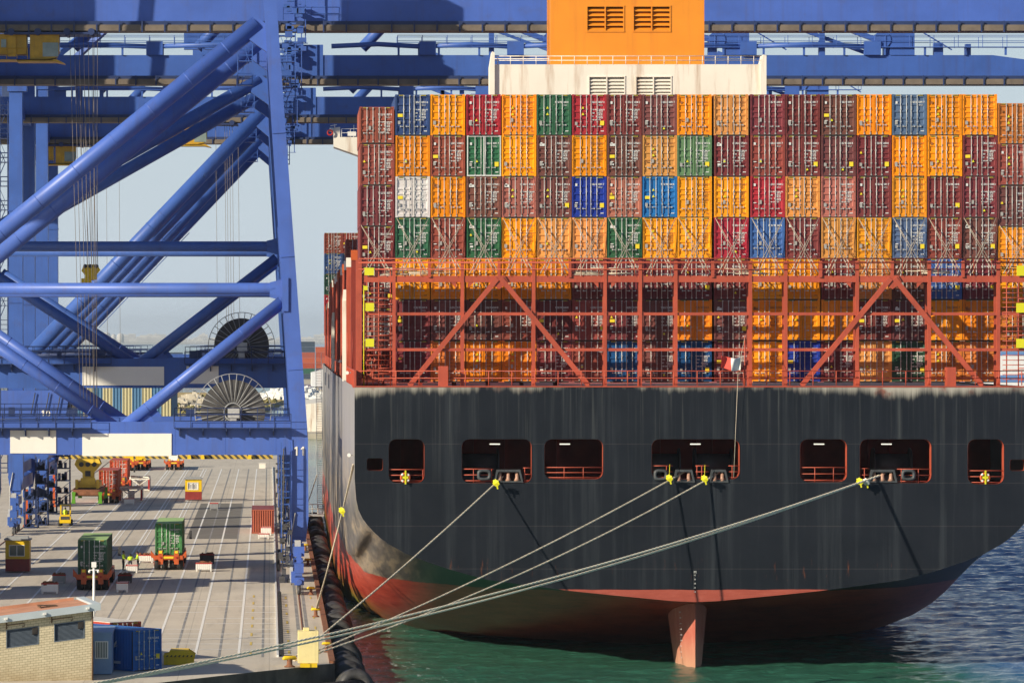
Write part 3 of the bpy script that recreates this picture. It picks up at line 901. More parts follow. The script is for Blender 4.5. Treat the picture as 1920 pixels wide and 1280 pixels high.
# yellow headblock hanging from the second crane
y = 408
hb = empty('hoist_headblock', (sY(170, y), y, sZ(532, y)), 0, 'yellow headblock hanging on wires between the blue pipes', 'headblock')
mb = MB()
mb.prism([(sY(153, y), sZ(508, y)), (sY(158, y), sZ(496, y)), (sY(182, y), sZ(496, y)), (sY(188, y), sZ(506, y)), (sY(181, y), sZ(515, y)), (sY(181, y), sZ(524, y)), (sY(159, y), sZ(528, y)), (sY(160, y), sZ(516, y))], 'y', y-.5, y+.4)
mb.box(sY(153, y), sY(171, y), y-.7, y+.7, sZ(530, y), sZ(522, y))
mb.build('frame', paint('sunlit_look_yellow', (.92, .60, .01), .4, .05, 2), hb)  # yellow brightened to look sunlit although the block hangs in shade
mb = MB()
for x in (160, 170, 181): mb.tube([(sY(x, y), y-.62, sZ(499, y)), (sY(x, y), y+.6, sZ(499, y))], .19, 12)
mb.build('sheave', M['darksteel'], hb)
# spreader of the nearest crane, low over the apron
y = 363
sp = empty('container_spreader', (sY(172, y), y, sZ(930, y)), 0, 'yellow and brown container spreader with green corner guides, hanging low over the quay', 'spreader')
mb = MB()
pl = [(143,868),(147,858),(188,858),(192,868),(182,880),(178,884),(178,898),(158,898),(158,884),(150,878)]
mb.prism([(sY(a, y), sZ(b_, y)) for a, b_ in pl], 'y', y-3.4, y-3.0)
mb.prism([(sY(a, y), sZ(b_, y)) for a, b_ in pl], 'y', y-1.2, y-.8)
mb.box(sY(146, y), sY(190, y), y-3.6, y+1.2, sZ(911, y), sZ(900, y))
mb.box(sY(155, y), sY(182, y), y-3.8, y-3.5, sZ(906, y), sZ(893, y))
mb.box(sY(145, y), sY(150, y), y-3.9, y-3.4, sZ(917, y), sZ(896, y)); mb.box(sY(184, y), sY(189, y), y-3.9, y-3.4, sZ(917, y), sZ(896, y))
mb.build('headblock', paint('sunlit_look_warm_yellow', (.88, .58, .06), .45, .1, 2), sp)  # shaded headblock given a lifted yellow in place of sunlight
mb = MB()
for x in (156, 168, 180):
    mb.tube([(sY(x, y), y-3.75, sZ(868, y)), (sY(x, y), y-.9, sZ(868, y))], .2, 12)
mb.box(sY(163, y), sY(173, y), y-3.45, y-3.41, sZ(890, y), sZ(880, y))
mb.build('sheave', M['darksteel'], sp)
mb = MB(); mb.box(sY(143, y), sY(192, y), y-6.1, y+6.1, sZ(925, y), sZ(913, y))
mb.bar((sY(146, y), y-6.2, sZ(919, y)), (sY(190, y), y-6.2, sZ(919, y)), .2, .35)
mb.build('spreader_beam', M['rust'], sp)
mb = MB()
for yy in (y-6.2, y+6.1):
    for x in (141, 190): 
        mb.cut()
        mb.prism([(sY(x, y), sZ(917, y)), (sY(x+7, y), sZ(917, y)), (sY(x+6, y), sZ(928, y)), (sY(x+7, y), sZ(938, y)), (sY(x-1, y), sZ(938, y)), (sY(x+1, y), sZ(928, y))], 'y', yy-.25, yy+.25)
mb.each('corner_guide', M['green'], sp)
# ------------------------------------------------------------------ container ship
YT = 295.0                       # transom distance
XC = sY(1303, YT)                # centre line at the transom
DECK = sZ(725, YT)
ANG = -0.006
ship = empty('container_ship', (XC, YT, 0), ANG, 'huge container ship with black and red hull moored stern first to view', 'ship')
def TX(px, Y=YT): return sY(px, Y)
def TZ(py, Y=YT): return sZ(py, Y)

def hull_mats():
    out = []
    for nm in ('transom_paint', 'side_paint'):
        m, nt, b = newmat(nm)
        tc = nt.nodes.new('ShaderNodeTexCoord'); v = tc.outputs['Object']
        sx = nt.nodes.new('ShaderNodeSeparateXYZ'); nt.links.new(v, sx.inputs[0])
        X, Yo, Z = sx.outputs
        wv = coords(nt, 'Object', (.25, .25, .6)); wob = noise(nt, wv, 1.0, 5)
        zz = nd(nt, 'ShaderNodeMath', operation='MULTIPLY_ADD'); nt.links.new(wob, zz.inputs[0]); zz.inputs[1].default_value = .22 if nm[0] == 't' else .5
        nt.links.new(Z, zz.inputs[2])
        n1 = noise(nt, coords(nt, 'Object', (.5, .5, .5)), .5, 5, .6)
        if nm[0] == 't':
            black = ramp(nt, n1, [(.3, (.010, .0125, .018)), (.7, (.016, .019, .026))])
            # long faint vertical streaks
            s1 = noise(nt, coords(nt, 'Object', (1.1, 1, .035)), 1.2, 7, .7)
            f = ramp(nt, s1, [(.50, (0,0,0)), (.78, (.5,)*3)]); black = mix(nt, f, black, (.06, .07, .08))
            # salt and rust-washed band that fades down from the deck edge
            s2 = noise(nt, coords(nt, 'Object', (.115, 1, .02)), 1.0, 4, .6)
            s3 = noise(nt, coords(nt, 'Object', (1.5, 1, .06)), 1.0, 7, .72)
            h1 = nd(nt, 'ShaderNodeMath', operation='MULTIPLY_ADD'); nt.links.new(s2, h1.inputs[0]); h1.inputs[1].default_value = 6.0; h1.inputs[2].default_value = -4.85
            h2 = nd(nt, 'ShaderNodeMath', operation='MULTIPLY_ADD'); nt.links.new(s3, h2.inputs[0]); h2.inputs[1].default_value = 3.4; nt.links.new(h1.outputs[0], h2.inputs[2])
            zt_ = nd(nt, 'ShaderNodeMapRange'); nt.links.new(Z, zt_.inputs[0]); zt_.inputs[1].default_value = DECK-1.5; zt_.inputs[2].default_value = DECK; zt_.inputs[3].default_value = -2.9; zt_.inputs[4].default_value = .35; zt_.clamp = False
            h3 = nd(nt, 'ShaderNodeMath', operation='ADD'); nt.links.new(h2.outputs[0], h3.inputs[0]); nt.links.new(zt_.outputs[0], h3.inputs[1])
            mr = nd(nt, 'ShaderNodeMapRange', interpolation_type='SMOOTHSTEP'); nt.links.new(h3.outputs[0], mr.inputs[0]); mr.inputs[1].default_value = -.85; mr.inputs[2].default_value = 1.0; mr.inputs[4].default_value = .85
            # long thin runs below the band
            s6 = noise(nt, coords(nt, 'Object', (3.2, 1, .05)), 1.0, 5, .65)
            fr_ = ramp(nt, s6, [(.55, (0,0,0)), (.72, (.55,.55,.55))])
            fd = nd(nt, 'ShaderNodeMapRange'); nt.links.new(Z, fd.inputs[0]); fd.inputs[1].default_value = DECK-7.5; fd.inputs[2].default_value = DECK-.5
            black = mix(nt, mix(nt, 1.0, fr_, fd.outputs[0], 'MULTIPLY'), black, (.12, .13, .125))
            f = mr.outputs[0]
            sc_ = ramp(nt, noise(nt, coords(nt, 'Object', (.8, 1, .8)), .8, 4), [(.42, (.50, .47, .40)), (.58, (.44, .40, .34)), (.68, (.32, .14, .10))])
            black = mix(nt, f, black, sc_)
            # rust runs low on the plate
            mr2 = nd(nt, 'ShaderNodeMapRange'); nt.links.new(Z, mr2.inputs[0]); mr2.inputs[1].default_value = 7.9; mr2.inputs[2].default_value = 7.2
            mr3 = nd(nt, 'ShaderNodeMapRange'); nt.links.new(Z, mr3.inputs[0]); mr3.inputs[1].default_value = 5.9; mr3.inputs[2].default_value = 6.8
            s4 = noise(nt, coords(nt, 'Object', (1.7, 1, .22)), 1.5, 6, .7)
            f4 = ramp(nt, s4, [(.60, (0,0,0)), (.72, (.8,)*3)])
            f5 = mix(nt, 1.0, f4, mr2.outputs[0], 'MULTIPLY'); f5 = mix(nt, 1.0, f5, mr3.outputs[0], 'MULTIPLY')
            black = mix(nt, f5, black, (.20, .065, .025))
            # plate seams
            for zs in (TZ(832), TZ(905), TZ(986), TZ(1066)):
                cm = nd(nt, 'ShaderNodeMath', operation='COMPARE'); nt.links.new(Z, cm.inputs[0]); cm.inputs[1].default_value = zs; cm.inputs[2].default_value = .022
                fac = mix(nt, 1.0, mix(nt, 1.0, cm.outputs[0], (.55,.55,.55), 'MULTIPLY'), s1, 'MULTIPLY'); black = mix(nt, fac, black, (.11, .10, .10))
            cut = 5.55
        else:
            s1 = noise(nt, coords(nt, 'Object', (1, .10, .45)), .9, 7, .7)
            black = ramp(nt, s1, [(.34, (.05, .052, .056)), (.50, (.15, .135, .12)), (.60, (.34, .27, .19)), (.70, (.12, .11, .10))])
            # rubbed patches and scratches at fender height
            mr = nd(nt, 'ShaderNodeMapRange'); nt.links.new(Z, mr.inputs[0]); mr.inputs[1].default_value = 10; mr.inputs[2].default_value = 16; mr.inputs[3].default_value = 0; mr.inputs[4].default_value = 1
            s5 = noise(nt, coords(nt, 'Object', (.8, .8, .05)), 1.0, 6, .65)
            up = ramp(nt, s5, [(.35, (.20, .19, .19)), (.65, (.40, .38, .37))])
            black = mix(nt, mr.outputs[0], black, up)
            # belly inboard of the left flank stays plain dark green-black
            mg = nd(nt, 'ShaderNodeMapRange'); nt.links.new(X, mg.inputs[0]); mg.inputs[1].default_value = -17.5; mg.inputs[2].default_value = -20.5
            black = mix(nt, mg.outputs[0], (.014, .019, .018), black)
            cut = 5.5
        r1 = noise(nt, coords(nt, 'Object', (.35, .10, 1.5)), 1.3, 9, .78)
        red = ramp(nt, r1, [(.3, (.28, .060, .042)), (.55, (.36, .085, .06)), (.72, (.42, .13, .10)), (.85, (.36, .16, .12))]) if nm[0] == 't' else ramp(nt, r1, [(.30, (.22, .022, .015)), (.46, (.42, .052, .030)), (.60, (.52, .085, .050)), (.72, (.48, .15, .085))])
        al = nd(nt, 'ShaderNodeMapRange'); nt.links.new(zz.outputs[0], al.inputs[0]); al.inputs[1].default_value = 2.6; al.inputs[2].default_value = .9
        gr = ramp(nt, n1, [(.3, (.10, .12, .02)), (.7, (.24, .24, .03))])
        mx = nd(nt, 'ShaderNodeMapRange'); nt.links.new(X, mx.inputs[0]); mx.inputs[1].default_value = -20; mx.inputs[2].default_value = -22.6
        fac = mix(nt, 1.0, al.outputs[0], mx.outputs[0], 'MULTIPLY')
        red = mix(nt, fac, red, gr)
        gt = nd(nt, 'ShaderNodeMath', operation='GREATER_THAN'); nt.links.new(zz.outputs[0], gt.inputs[0]); gt.inputs[1].default_value = cut+.2
        c = mix(nt, gt.outputs[0], red, black)
        nt.links.new(c, b.inputs['Base Color']); b.inputs['Roughness'].default_value = .42 if nm[0] == 't' else .38
        b.inputs['Specular IOR Level'].default_value = .16 if nm[0] == 't' else .35
        bp = nt.nodes.new('ShaderNodeBump'); bp.inputs['Strength'].default_value = .35; bp.inputs['Distance'].default_value = .05
        nt.links.new(noise(nt, coords(nt, 'Object', (.35, .35, .35)), 1.0, 3), bp.inputs['Height']); nt.links.new(bp.outputs[0], b.inputs['Normal'])
        out.append(m)
    return out
M['castdark0'] = paint('winch_dark_grey', (.05, .05, .055), .6, .2, 2)  # even dark grey for the winch drums
M['transom'], M['hullside'] = hull_mats()

HB = (1303-665)*YT/F
prof = [(638,725),(638,780),(638,830),(638,870),(638,897),(635,936),(631,955),(623,972),(614,984),(604,995),(590,1008),(575,1019),(543,1037),(504,1052.5),(457,1068),(391,1086),(313,1097),(235,1107),(157,1115),(90,1121.5),(43,1126),(0,1128)]
prof = [(a*YT/F, TZ(b_)) for a, b_ in prof]
# transom: one plate with the mooring openings cut out
HOLES = [(688,718,859,882,4), (729,796,823,905,14), (866,997,823,905,14), (1021,1131,823,898,14), (1222,1387,823,898,14), (1500,1588,823,903,14), (1612,1746,823,905,14), (1814,1882,823,907,14), (1893,1922,861,882,4)]
def rrect(x0, x1, z0, z1, r, n=5):
    pts = []
    for cx, cz, a0 in ((x1-r, z1-r, 0), (x0+r, z1-r, 90), (x0+r, z0+r, 180), (x1-r, z0+r, 270)):
        for k in range(n+1):
            a = R(a0+90*k/n); pts.append((cx+math.cos(a)*r, cz+math.sin(a)*r))
    return pts
def plate(name, outer, holes, y, th, mats, parent):
    cu = bpy.data.curves.new(name, 'CURVE'); cu.dimensions = '2D'; cu.fill_mode = 'BOTH'; cu.extrude = th/2
    for poly in [outer]+holes:
        sp_ = cu.splines.new('POLY'); sp_.points.add(len(poly)-1); sp_.use_cyclic_u = True
        for p, (a, b_) in zip(sp_.points, poly): p.co = (a, b_, 0, 1)
    o = bpy.data.objects.new('tmp', cu); COL.objects.link(o)
    dg = bpy.context.evaluated_depsgraph_get()
    me = bpy.data.meshes.new_from_object(o.evaluated_get(dg))
    bpy.data.objects.remove(o); bpy.data.curves.remove(cu)
    off = Vector(parent.location)
    for v in me.vertices:
        a, b_, c = v.co; v.co = Vector((a, y + th/2 - c, b_)) - off
    me.materials.clear()
    for m in mats: me.materials.append(m)
    me.name = name
    bm = bmesh.new(); bm.from_mesh(me); bmesh.ops.remove_doubles(bm, verts=bm.verts, dist=.0005); bmesh.ops.recalc_face_normals(bm, faces=bm.faces); bm.to_mesh(me); bm.free()
    o = bpy.data.objects.new(name, me); COL.objects.link(o); o.parent = parent
    return o
outer = [(XC-a, z) for a, z in prof] + [(XC+a, z) for a, z in prof[::-1][1:]]
holes = [rrect(TX(a), TX(b_), TZ(d), TZ(c), r*YT/F) for a, b_, c, d, r in HOLES]
tr = plate('transom', outer, holes, YT, .22, [M['transom']], ship)
# red lips round the openings
mb = MB()
for h in holes:
    mb.cut(); n = len(h)
    cx = sum(p[0] for p in h)/n; cz = sum(p[1] for p in h)/n
    def inn(p, d): return (p[0]-(1 if p[0] > cx else -1)*d, p[1]-(1 if p[1] > cz else -1)*d)
    ring = h; ring2 = [inn(p, .012) for p in h]
    vs = [(a, YT-.015, b_) for a, b_ in ring] + [(a, YT-.015, b_) for a, b_ in ring2] + [(a, YT+.9, b_) for a, b_ in ring] + [(a, YT+.9, b_) for a, b_ in ring2]
    fs = []
    for i in range(n):
        j = (i+1) % n
        fs += [(n+i, n+j, 3*n+j, 3*n+i)]
    mb.add(vs, fs)
mb.each('opening_rim', M['shipred'], tr)

# hull sides: loft from the transom outline to the full midship section
full = []
n = len(prof); B = HB + .35
pathf = [(B, DECK), (B, 17), (B, 15), (B, 13), (B, 11), (B, 8), (B, 5.5), (B, 3), (B, .5), (B, -2), (B, -4), (B, -6), (B-.1, -8), (B-.5, -9.8), (B-1.5, -11.6), (B-3.2, -13), (B-6, -14), (B-10, -14), (B-14, -14), (B-18, -14), (B-21, -14), (0, -14)]
ws = [(0, 0), (3, .018), (8, .065), (14, .125), (20, .19), (27, .262), (37, .30), (44, .34), (51, .37), (60, .41), (74, .47), (90, .58), (105, .75), (118, .92), (130, 1), (290, 1)]
secs = []
for s, wgt in ws:
    sec = []
    for (a, z), (fa, fz) in zip(prof, pathf):
        w2 = wgt**(.75 if fz > 0 else 1)
        wx = min(1, wgt*1.45)
        sec.append((a*(1-wx)+fa*wx, z*(1-w2)+fz*w2))
    secs.append((s, sec))
for s, k in ((305, .93), (320, .80), (335, .62), (350, .40), (362, .12)):      # bow taper
    secs.append((s, [(fa*k, z) for (fa, z) in pathf]))
mb = MB()
for side in (-1, 1):
    vs = []; fs = []
    for s, sec in secs:
        vs += [(XC + side*a, YT+.2+s, z) for a, z in sec]
    for i in range(len(secs)-1):
        for j in range(n-1):
            fs.append((i*n+j, i*n+j+1, (i+1)*n+j+1, (i+1)*n+j))
    mb.add(vs, fs, 0, True)
hs = mb.build('hull_side', M['hullside'], ship)
mdw = hs.modifiers.new('weld', 'WELD'); mdw.merge_threshold = .01
# deck and inner works
mb = MB()
mb.box(XC-HB+.15, XC+HB-.15, YT+.25, YT+300, DECK-.4, DECK-.12)
mb.box(XC-HB-.03, XC+HB+.03, YT-.04, YT+.3, DECK-.02, DECK+.06)
mb.build('deck', M['shipred'], ship)
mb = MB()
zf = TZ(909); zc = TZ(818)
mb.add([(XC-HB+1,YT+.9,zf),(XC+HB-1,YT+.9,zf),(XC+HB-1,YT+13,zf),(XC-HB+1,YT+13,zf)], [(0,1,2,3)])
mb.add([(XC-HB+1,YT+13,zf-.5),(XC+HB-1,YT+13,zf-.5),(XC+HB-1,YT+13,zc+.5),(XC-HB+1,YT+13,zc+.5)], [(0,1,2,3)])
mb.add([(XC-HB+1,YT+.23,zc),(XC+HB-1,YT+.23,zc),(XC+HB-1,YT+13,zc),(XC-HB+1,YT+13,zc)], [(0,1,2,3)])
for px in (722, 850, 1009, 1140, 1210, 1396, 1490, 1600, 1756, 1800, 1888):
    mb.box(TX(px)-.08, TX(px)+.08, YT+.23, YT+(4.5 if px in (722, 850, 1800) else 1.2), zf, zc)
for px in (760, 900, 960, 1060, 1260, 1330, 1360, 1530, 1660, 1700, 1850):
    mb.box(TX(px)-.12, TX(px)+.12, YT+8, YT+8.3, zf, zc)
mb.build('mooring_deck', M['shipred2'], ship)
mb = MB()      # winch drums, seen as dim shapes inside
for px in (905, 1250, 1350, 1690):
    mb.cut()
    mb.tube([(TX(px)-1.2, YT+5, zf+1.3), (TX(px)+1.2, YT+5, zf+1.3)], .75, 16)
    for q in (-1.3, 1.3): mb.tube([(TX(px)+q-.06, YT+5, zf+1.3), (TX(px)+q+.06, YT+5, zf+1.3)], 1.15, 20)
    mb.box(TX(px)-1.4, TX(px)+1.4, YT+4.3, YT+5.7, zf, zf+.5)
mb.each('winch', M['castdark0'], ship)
l0 = MB().box(-.36, .36, 0, .12, -.05, .03).build('ceiling_lamp', M['lamp'], origin=(0,0,0))
for i, (px, py) in enumerate(((930, 829), (1062, 829), (1308, 829), (1541, 829), (1668, 829))):
    c = l0 if i == 0 else dup(l0)
    c.parent = ship; c.location = Vector((TX(px), YT+1.6, TZ(py+4)))-Vector(ship.location)
# rails in the openings
def open_rail(px0, px1, pyt, pyb, posts):
    mb = MB(); y = YT+.12
    for t in (0, .48, .95):
        z = TZ(pyt+(pyb-pyt)*t); mb.tube([(TX(px0), y, z), (TX(px1), y, z)], .032, 5)
    for px in posts: mb.tube([(TX(px), y, TZ(pyt)), (TX(px), y, TZ(pyb+2))], .032, 5)
    mb.build('railing', M['shipred'], ship)
open_rail(730, 795, 880, 902, (760, 793))
open_rail(868, 926, 879, 902, (888, 922)); open_rail(981, 996, 877, 902, (984,))
open_rail(1022, 1130, 876, 896, (1058, 1094))
open_rail(1224, 1262, 873, 896, (1250,)); open_rail(1304, 1330, 873, 896, (1307, 1316)); open_rail(1366, 1386, 873, 896, (1373,))
open_rail(1501, 1587, 876, 901, (1528, 1563))
open_rail(1613, 1630, 878, 903, (1621,)); open_rail(1682, 1744, 879, 903, (1690, 1722))
open_rail(1815, 1881, 882, 905, (1850,))
# roller fairleads
def fairlead(px0, px1, nr):
    a, b_ = TX(px0), TX(px1); z0, z1 = TZ(904), TZ(880); y = YT-.10
    mb = MB()
    mb.prism([(a, z0), (a+.12, z0), (a+.30, z1-.16), (b_-.30, z1-.16), (b_-.12, z0), (b_, z0), (b_-.20, z1), (a+.20, z1)], 'y', y, y+.5)
    mb.box(a+.1, b_-.1, y+.02, y+.5, z0, z0+.10)
    o = mb.build('roller_fairlead', M['fairlead'], ship)
    mb = MB()
    for k in range(nr):
        x = a+.42+(b_-a-.84)*k/(nr-1)
        mb.tube([(x, y+.25, z0+.1), (x, y+.25, z0+.3), (x, y+.25, z1-.2)], [.22, .13, .11], 12)
    mb.build('roller', paint('worn_roller_copper', (.42, .24, .17), .45, .25, 3), o)
fairlead(926, 981, 3); fairlead(1262, 1303, 2); fairlead(1329, 1366, 2); fairlead(1628, 1682, 3)
for px in (908, 1239, 1703):       # closed chocks
    mb = MB(); c = (TX(px), YT-.05, TZ(890))
    n_ = 28; rings = []
    for (sx_, sz_, dy) in ((.50, .40, .3), (.50, .40, -.02), (.42, .32, -.14), (.30, .21, -.10), (.27, .18, .3)):
        rings.append([(c[0]+math.copysign(abs(math.cos(2*math.pi*k/n_))**.6, math.cos(2*math.pi*k/n_))*sx_, c[1]+dy, c[2]+math.copysign(abs(math.sin(2*math.pi*k/n_))**.6, math.sin(2*math.pi*k/n_))*sz_) for k in range(n_)])
    vs = sum(rings, []); fs = [(i*n_+k, i*n_+(k+1) % n_, (i+1)*n_+(k+1) % n_, (i+1)*n_+k) for i in range(len(rings)-1) for k in range(n_)]
    mb.add(vs, fs, 0, True); mb.build('mooring_chock', M['fairlead'], ship)
# lifebuoys hung in the outer openings
for px, side in ((760, 'left'), (1847, 'right')):
    t = empty('lifebuoy', (TX(px), YT-.02, TZ(895)), 0, f'orange and white lifebuoy with yellow strap in the {side}most tall stern opening', 'lifebuoy', 'lifebuoys at the stern')
    mb = MB(); mb.torus(t.location, (0,1,0), .29, .085, 28, 8)
    o = mb.build('ring', M['orange'], t)
    for p in o.data.polygons:
        a = math.atan2(p.center.z, p.center.x) % (math.pi/2)
        if .55 < a < 1.0: p.material_index = 1
    o.data.materials.append(M['white'])
    mb = MB(); L = t.location; mb.box(L.x-.05, L.x+.06, L.y-.13, L.y-.09, L.z-.45, L.z+.5); mb.box(L.x-.2, L.x+.2, L.y-.12, L.y-.085, L.z-.08, L.z+.1)
    mb.build('strap', M['hiyellow'], t)

# rudder
mb = MB()
yr = 297.2
def rsec(z, te, ch, th, xc):
    pts = []
    for t in (0, .25, .5, .72, .9, 1): pts.append((xc - th*math.sin(min(1, t*1.45+.02)*math.pi/2)*(1 if t < .95 else .2), te+ch*t))
    rt = [(2*xc-a, y_) for a, y_ in pts[1:-1]][::-1]
    return [(a, y_, z) for a, y_ in pts+rt]
S = [rsec(TZ(1128, yr)+.2, yr-.3, 9.5, 1.42, TX(1304, yr)), rsec(TZ(1180, yr), yr-.1, 8.8, 1.18, TX(1304, yr)), rsec(TZ(1252, yr), yr, 8.0, .88, TX(1304, yr)), rsec(-6, yr+.3, 7, .6, TX(1304, yr))]
k = len(S[0]); vs = sum(S, [])
fs = [(i*k+j, i*k+(j+1) % k, (i+1)*k+(j+1) % k, (i+1)*k+j) for i in range(3) for j in range(k)] + [list(range(k))]
mb.add(vs, fs)
mr_, nt_, b_ = newmat('rudder_paint')
v = coords(nt_, 'Object', (1.2, .5, .4)); n1 = noise(nt_, v, 1.2, 6, .65)
c = ramp(nt_, n1, [(.3, (.40, .09, .06)), (.55, (.46, .13, .09)), (.75, (.54, .22, .16))])
sx = nt_.nodes.new('ShaderNodeSeparateXYZ'); nt_.links.new(coords(nt_, 'Object'), sx.inputs[0])
mr2 = nd(nt_, 'ShaderNodeMapRange'); nt_.links.new(sx.outputs[2], mr2.inputs[0]); mr2.inputs[1].default_value = 2.2; mr2.inputs[2].default_value = .2
c = mix(nt_, mr2.outputs[0], c, (.50, .25, .16)); nt_.links.new(c, b_.inputs['Base Color']); b_.inputs['Roughness'].default_value = .6
ru = mb.build('rudder', mr_, ship)
mb = MB()      # draught marks: little numerals up both faces and above the rudder
zz0, zz1 = TZ(1235, yr), TZ(1150, yr)
for i in range(17):
    z = zz0 + (zz1-zz0)*i/16; t = (z-zz0)/(zz1-zz0)
    text_mb(mb, str(4+i) if i % 2 == 0 else '-', (TX(1304, yr)-.94-.16*t, yr+1.0, z), .16)
text_mb(mb, 'M', (XC-.1, YT-.13, TZ(1074)), .25)
for i in range(10):
    text_mb(mb, str(24+i) if i % 2 == 0 else '-', (XC-.1, YT-.13, TZ(1110)+i*.145), .15)
mb.build('draught_marks', M['stickwhite'], ru)

# ------------------------------------------------ aft lashing bridge
YL = 297.2
lb = None
mb = MB()
posts = [670, 738.5, 866.8, 1000.5, 1134.5, 1200.5, 1267, 1406.8, 1473, 1607, 1742, 1871.5, 1938]
for px in posts:
    x = TX(px, YL)
    mb.box(x-.115, x+.115, YL, YL+.32, DECK-.1, TZ(489, YL)); mb.box(x-.09, x+.09, YL+1.4, YL+1.6, DECK-.1, TZ(518, YL))
mb.box(TX(667, YL), TX(678, YL), YL-.05, YL+.6, DECK-.1, TZ(487, YL))
xa, xb = TX(672, YL), TX(1938, YL)
z0, z1 = TZ(529, YL), TZ(517, YL)
mb.box(xa, xb, YL+.06, YL+.30, z0, z1)
for py in (548+40, 655): mb.box(xa, xb, YL+.08, YL+.26, TZ(py+3.2, YL), TZ(py-2.4, YL))
for px in (767, 1103.6): pass
for a, b1, b2 in ((935.5, 767, 1103.6), (1672.5, 1502, 1841)):
    for e in (b1, b2): mb.bar((TX(a+(e-a)*.02, YL), YL-.02, TZ(522, YL)), (TX(e, YL), YL-.02, DECK+.05),   .34, .28, up=Vector((0,1,0)))
    mb.prism([(TX(a-18, YL), z0-.02), (TX(a, YL), z0-.5), (TX(a+18, YL), z0-.02), (TX(a+10, YL), z1+.02), (TX(a-10, YL), z1+.02)], 'y', YL-.08, YL-.0)
for px in (850, 883, 1117, 1151, 1590, 1724): mb.prism([(TX(px-5, YL), z0), (TX(px+5, YL), z0), (TX(px+(5 if px in (850, 1117, 1590) else -5), YL), z0-.4)], 'y', YL+.1, YL+.2)
lb = mb.build('lashing_bridge', M['shipred'], ship)
mb = MB()
for px in (805, 935.5, 1068.5, 1336, 1538, 1672.5, 1805):
    x = TX(px, YL); mb.box(x-.10, x+.10, YL-.06, YL+.2, TZ(520, YL), TZ(489, YL))
zt = z1
for zz in (.45, .9, 1.2): mb.tube([(xa, YL-.05, zt+zz), (xb, YL-.05, zt+zz)], .035, 5)
for zz in (.5, 1.0): mb.tube([(xa, YL+1.75, zt+zz), (xb, YL+1.75, zt+zz)], .03, 5)
x = xa+.6
while x < xb: mb.tube([(x, YL-.05, zt), (x, YL-.05, zt+1.2)], .025, 4); x += 1.25
for py in (722, 588, 655):
    zb = TZ(py, YL)
    if py == 722:
        for q in (.5, 1.0): mb.tube([(xa, YL-.6, zb+q), (xb, YL-.6, zb+q)], .033, 5)
        x = xa+1
        while x < xb: mb.tube([(x, YL-.6, zb), (x, YL-.6, zb+1.0)], .04, 5); x += 1.62
mb.build('railing', M['shipred'], lb)
mb = MB()      # walkway gratings at three levels
mb.box(xa, xb, YL+.3, YL+1.75, z1-.10, z1-.02)
for py in (590, 657): mb.cut().box(xa, xb, YL+1.05, YL+1.65, TZ(py, YL), TZ(py-2, YL))
mb.each('walkway', M['shipred2'], lb)
mb = MB()
mb.box(TX(821, YL), TX(839, YL), YL-.9, YL-.1, DECK, TZ(686, YL)); mb.cut(); mb.box(TX(1770, YL), TX(1788, YL), YL-.9, YL-.1, DECK, TZ(688, YL))
mb.each('equipment_locker', M['shipred'], lb)
mb = MB()      # ladders, cages and piping at both ends
for s0, s1 in ((676, 738), (1875, 1936)):
    mb.cut()
    for px in (s0+12, s0+34, s1-6): mb.tube([(TX(px, YL), YL+.1, DECK), (TX(px, YL), YL+.1, TZ(505, YL))], .045, 5)
    py = 540
    while py < 720:
        mb.tube([(TX(s0+4, YL), YL+.05, TZ(py, YL)), (TX(s0+34 if py % 3 else s1-2, YL), YL+.05, TZ(py, YL))], .028, 4); py += 9
    for py in (560, 571, 628, 637, 690, 700, 712): mb.tube([(TX(s0+34, YL), YL+.0, TZ(py, YL)), (TX(s1-2, YL), YL+.0, TZ(py, YL))], .03, 4)
    rnd = random.Random(s0)
    for k in range(34 if s0 < 1000 else 0):
        x = rnd.uniform(TX(s0+6, YL), TX(s1-6, YL)); z = rnd.uniform(DECK+.1, TZ(665, YL)); h_ = rnd.uniform(.15, .9)
        mb.tube([(x, YL+rnd.uniform(.8, 3), z), (x+rnd.uniform(-.3, .3), YL+rnd.uniform(.8, 3), z+h_)], rnd.uniform(.03, .11), 7)
mb.each('ladder', M['shipred'], lb)
mb = MB()
for a, b_, c, d in ((683,701,502,516),(681,689,536,544),(685,701,568,583),(685,701,635,650),(1905,1922,498,517),(1904,1921,568,586),(1904,1921,635,652)):
    mb.cut(); mb.box(TX(a, YL), TX(b_, YL), YL-.12, YL-.08, TZ(d, YL), TZ(c, YL))
mb.cut(); mb.tube([(TX(682, YL), YL-.05, DECK), (TX(682, YL), YL-.05, TZ(535, YL))], .04, 5)
mb.each('warning_board', M['hiyellow'], lb)
mb = MB()      # stowed rods lying on the walkway
rnd = random.Random(4)
for c0 in (745, 806, 1115, 1150, 1400, 1740):
    mb.cut()
    for k in range(9):
        y = YL+rnd.uniform(.1, .4); z = z1+rnd.uniform(.05, .55); x = TX(c0, YL)+rnd.uniform(-.8, .8)
        mb.tube([(x-1.0, y, z+rnd.uniform(-.05, .05)), (x+1.0, y, z+rnd.uniform(-.05, .05))], .025, 4)
mb.each('stowed_rod', M['rope'], lb)

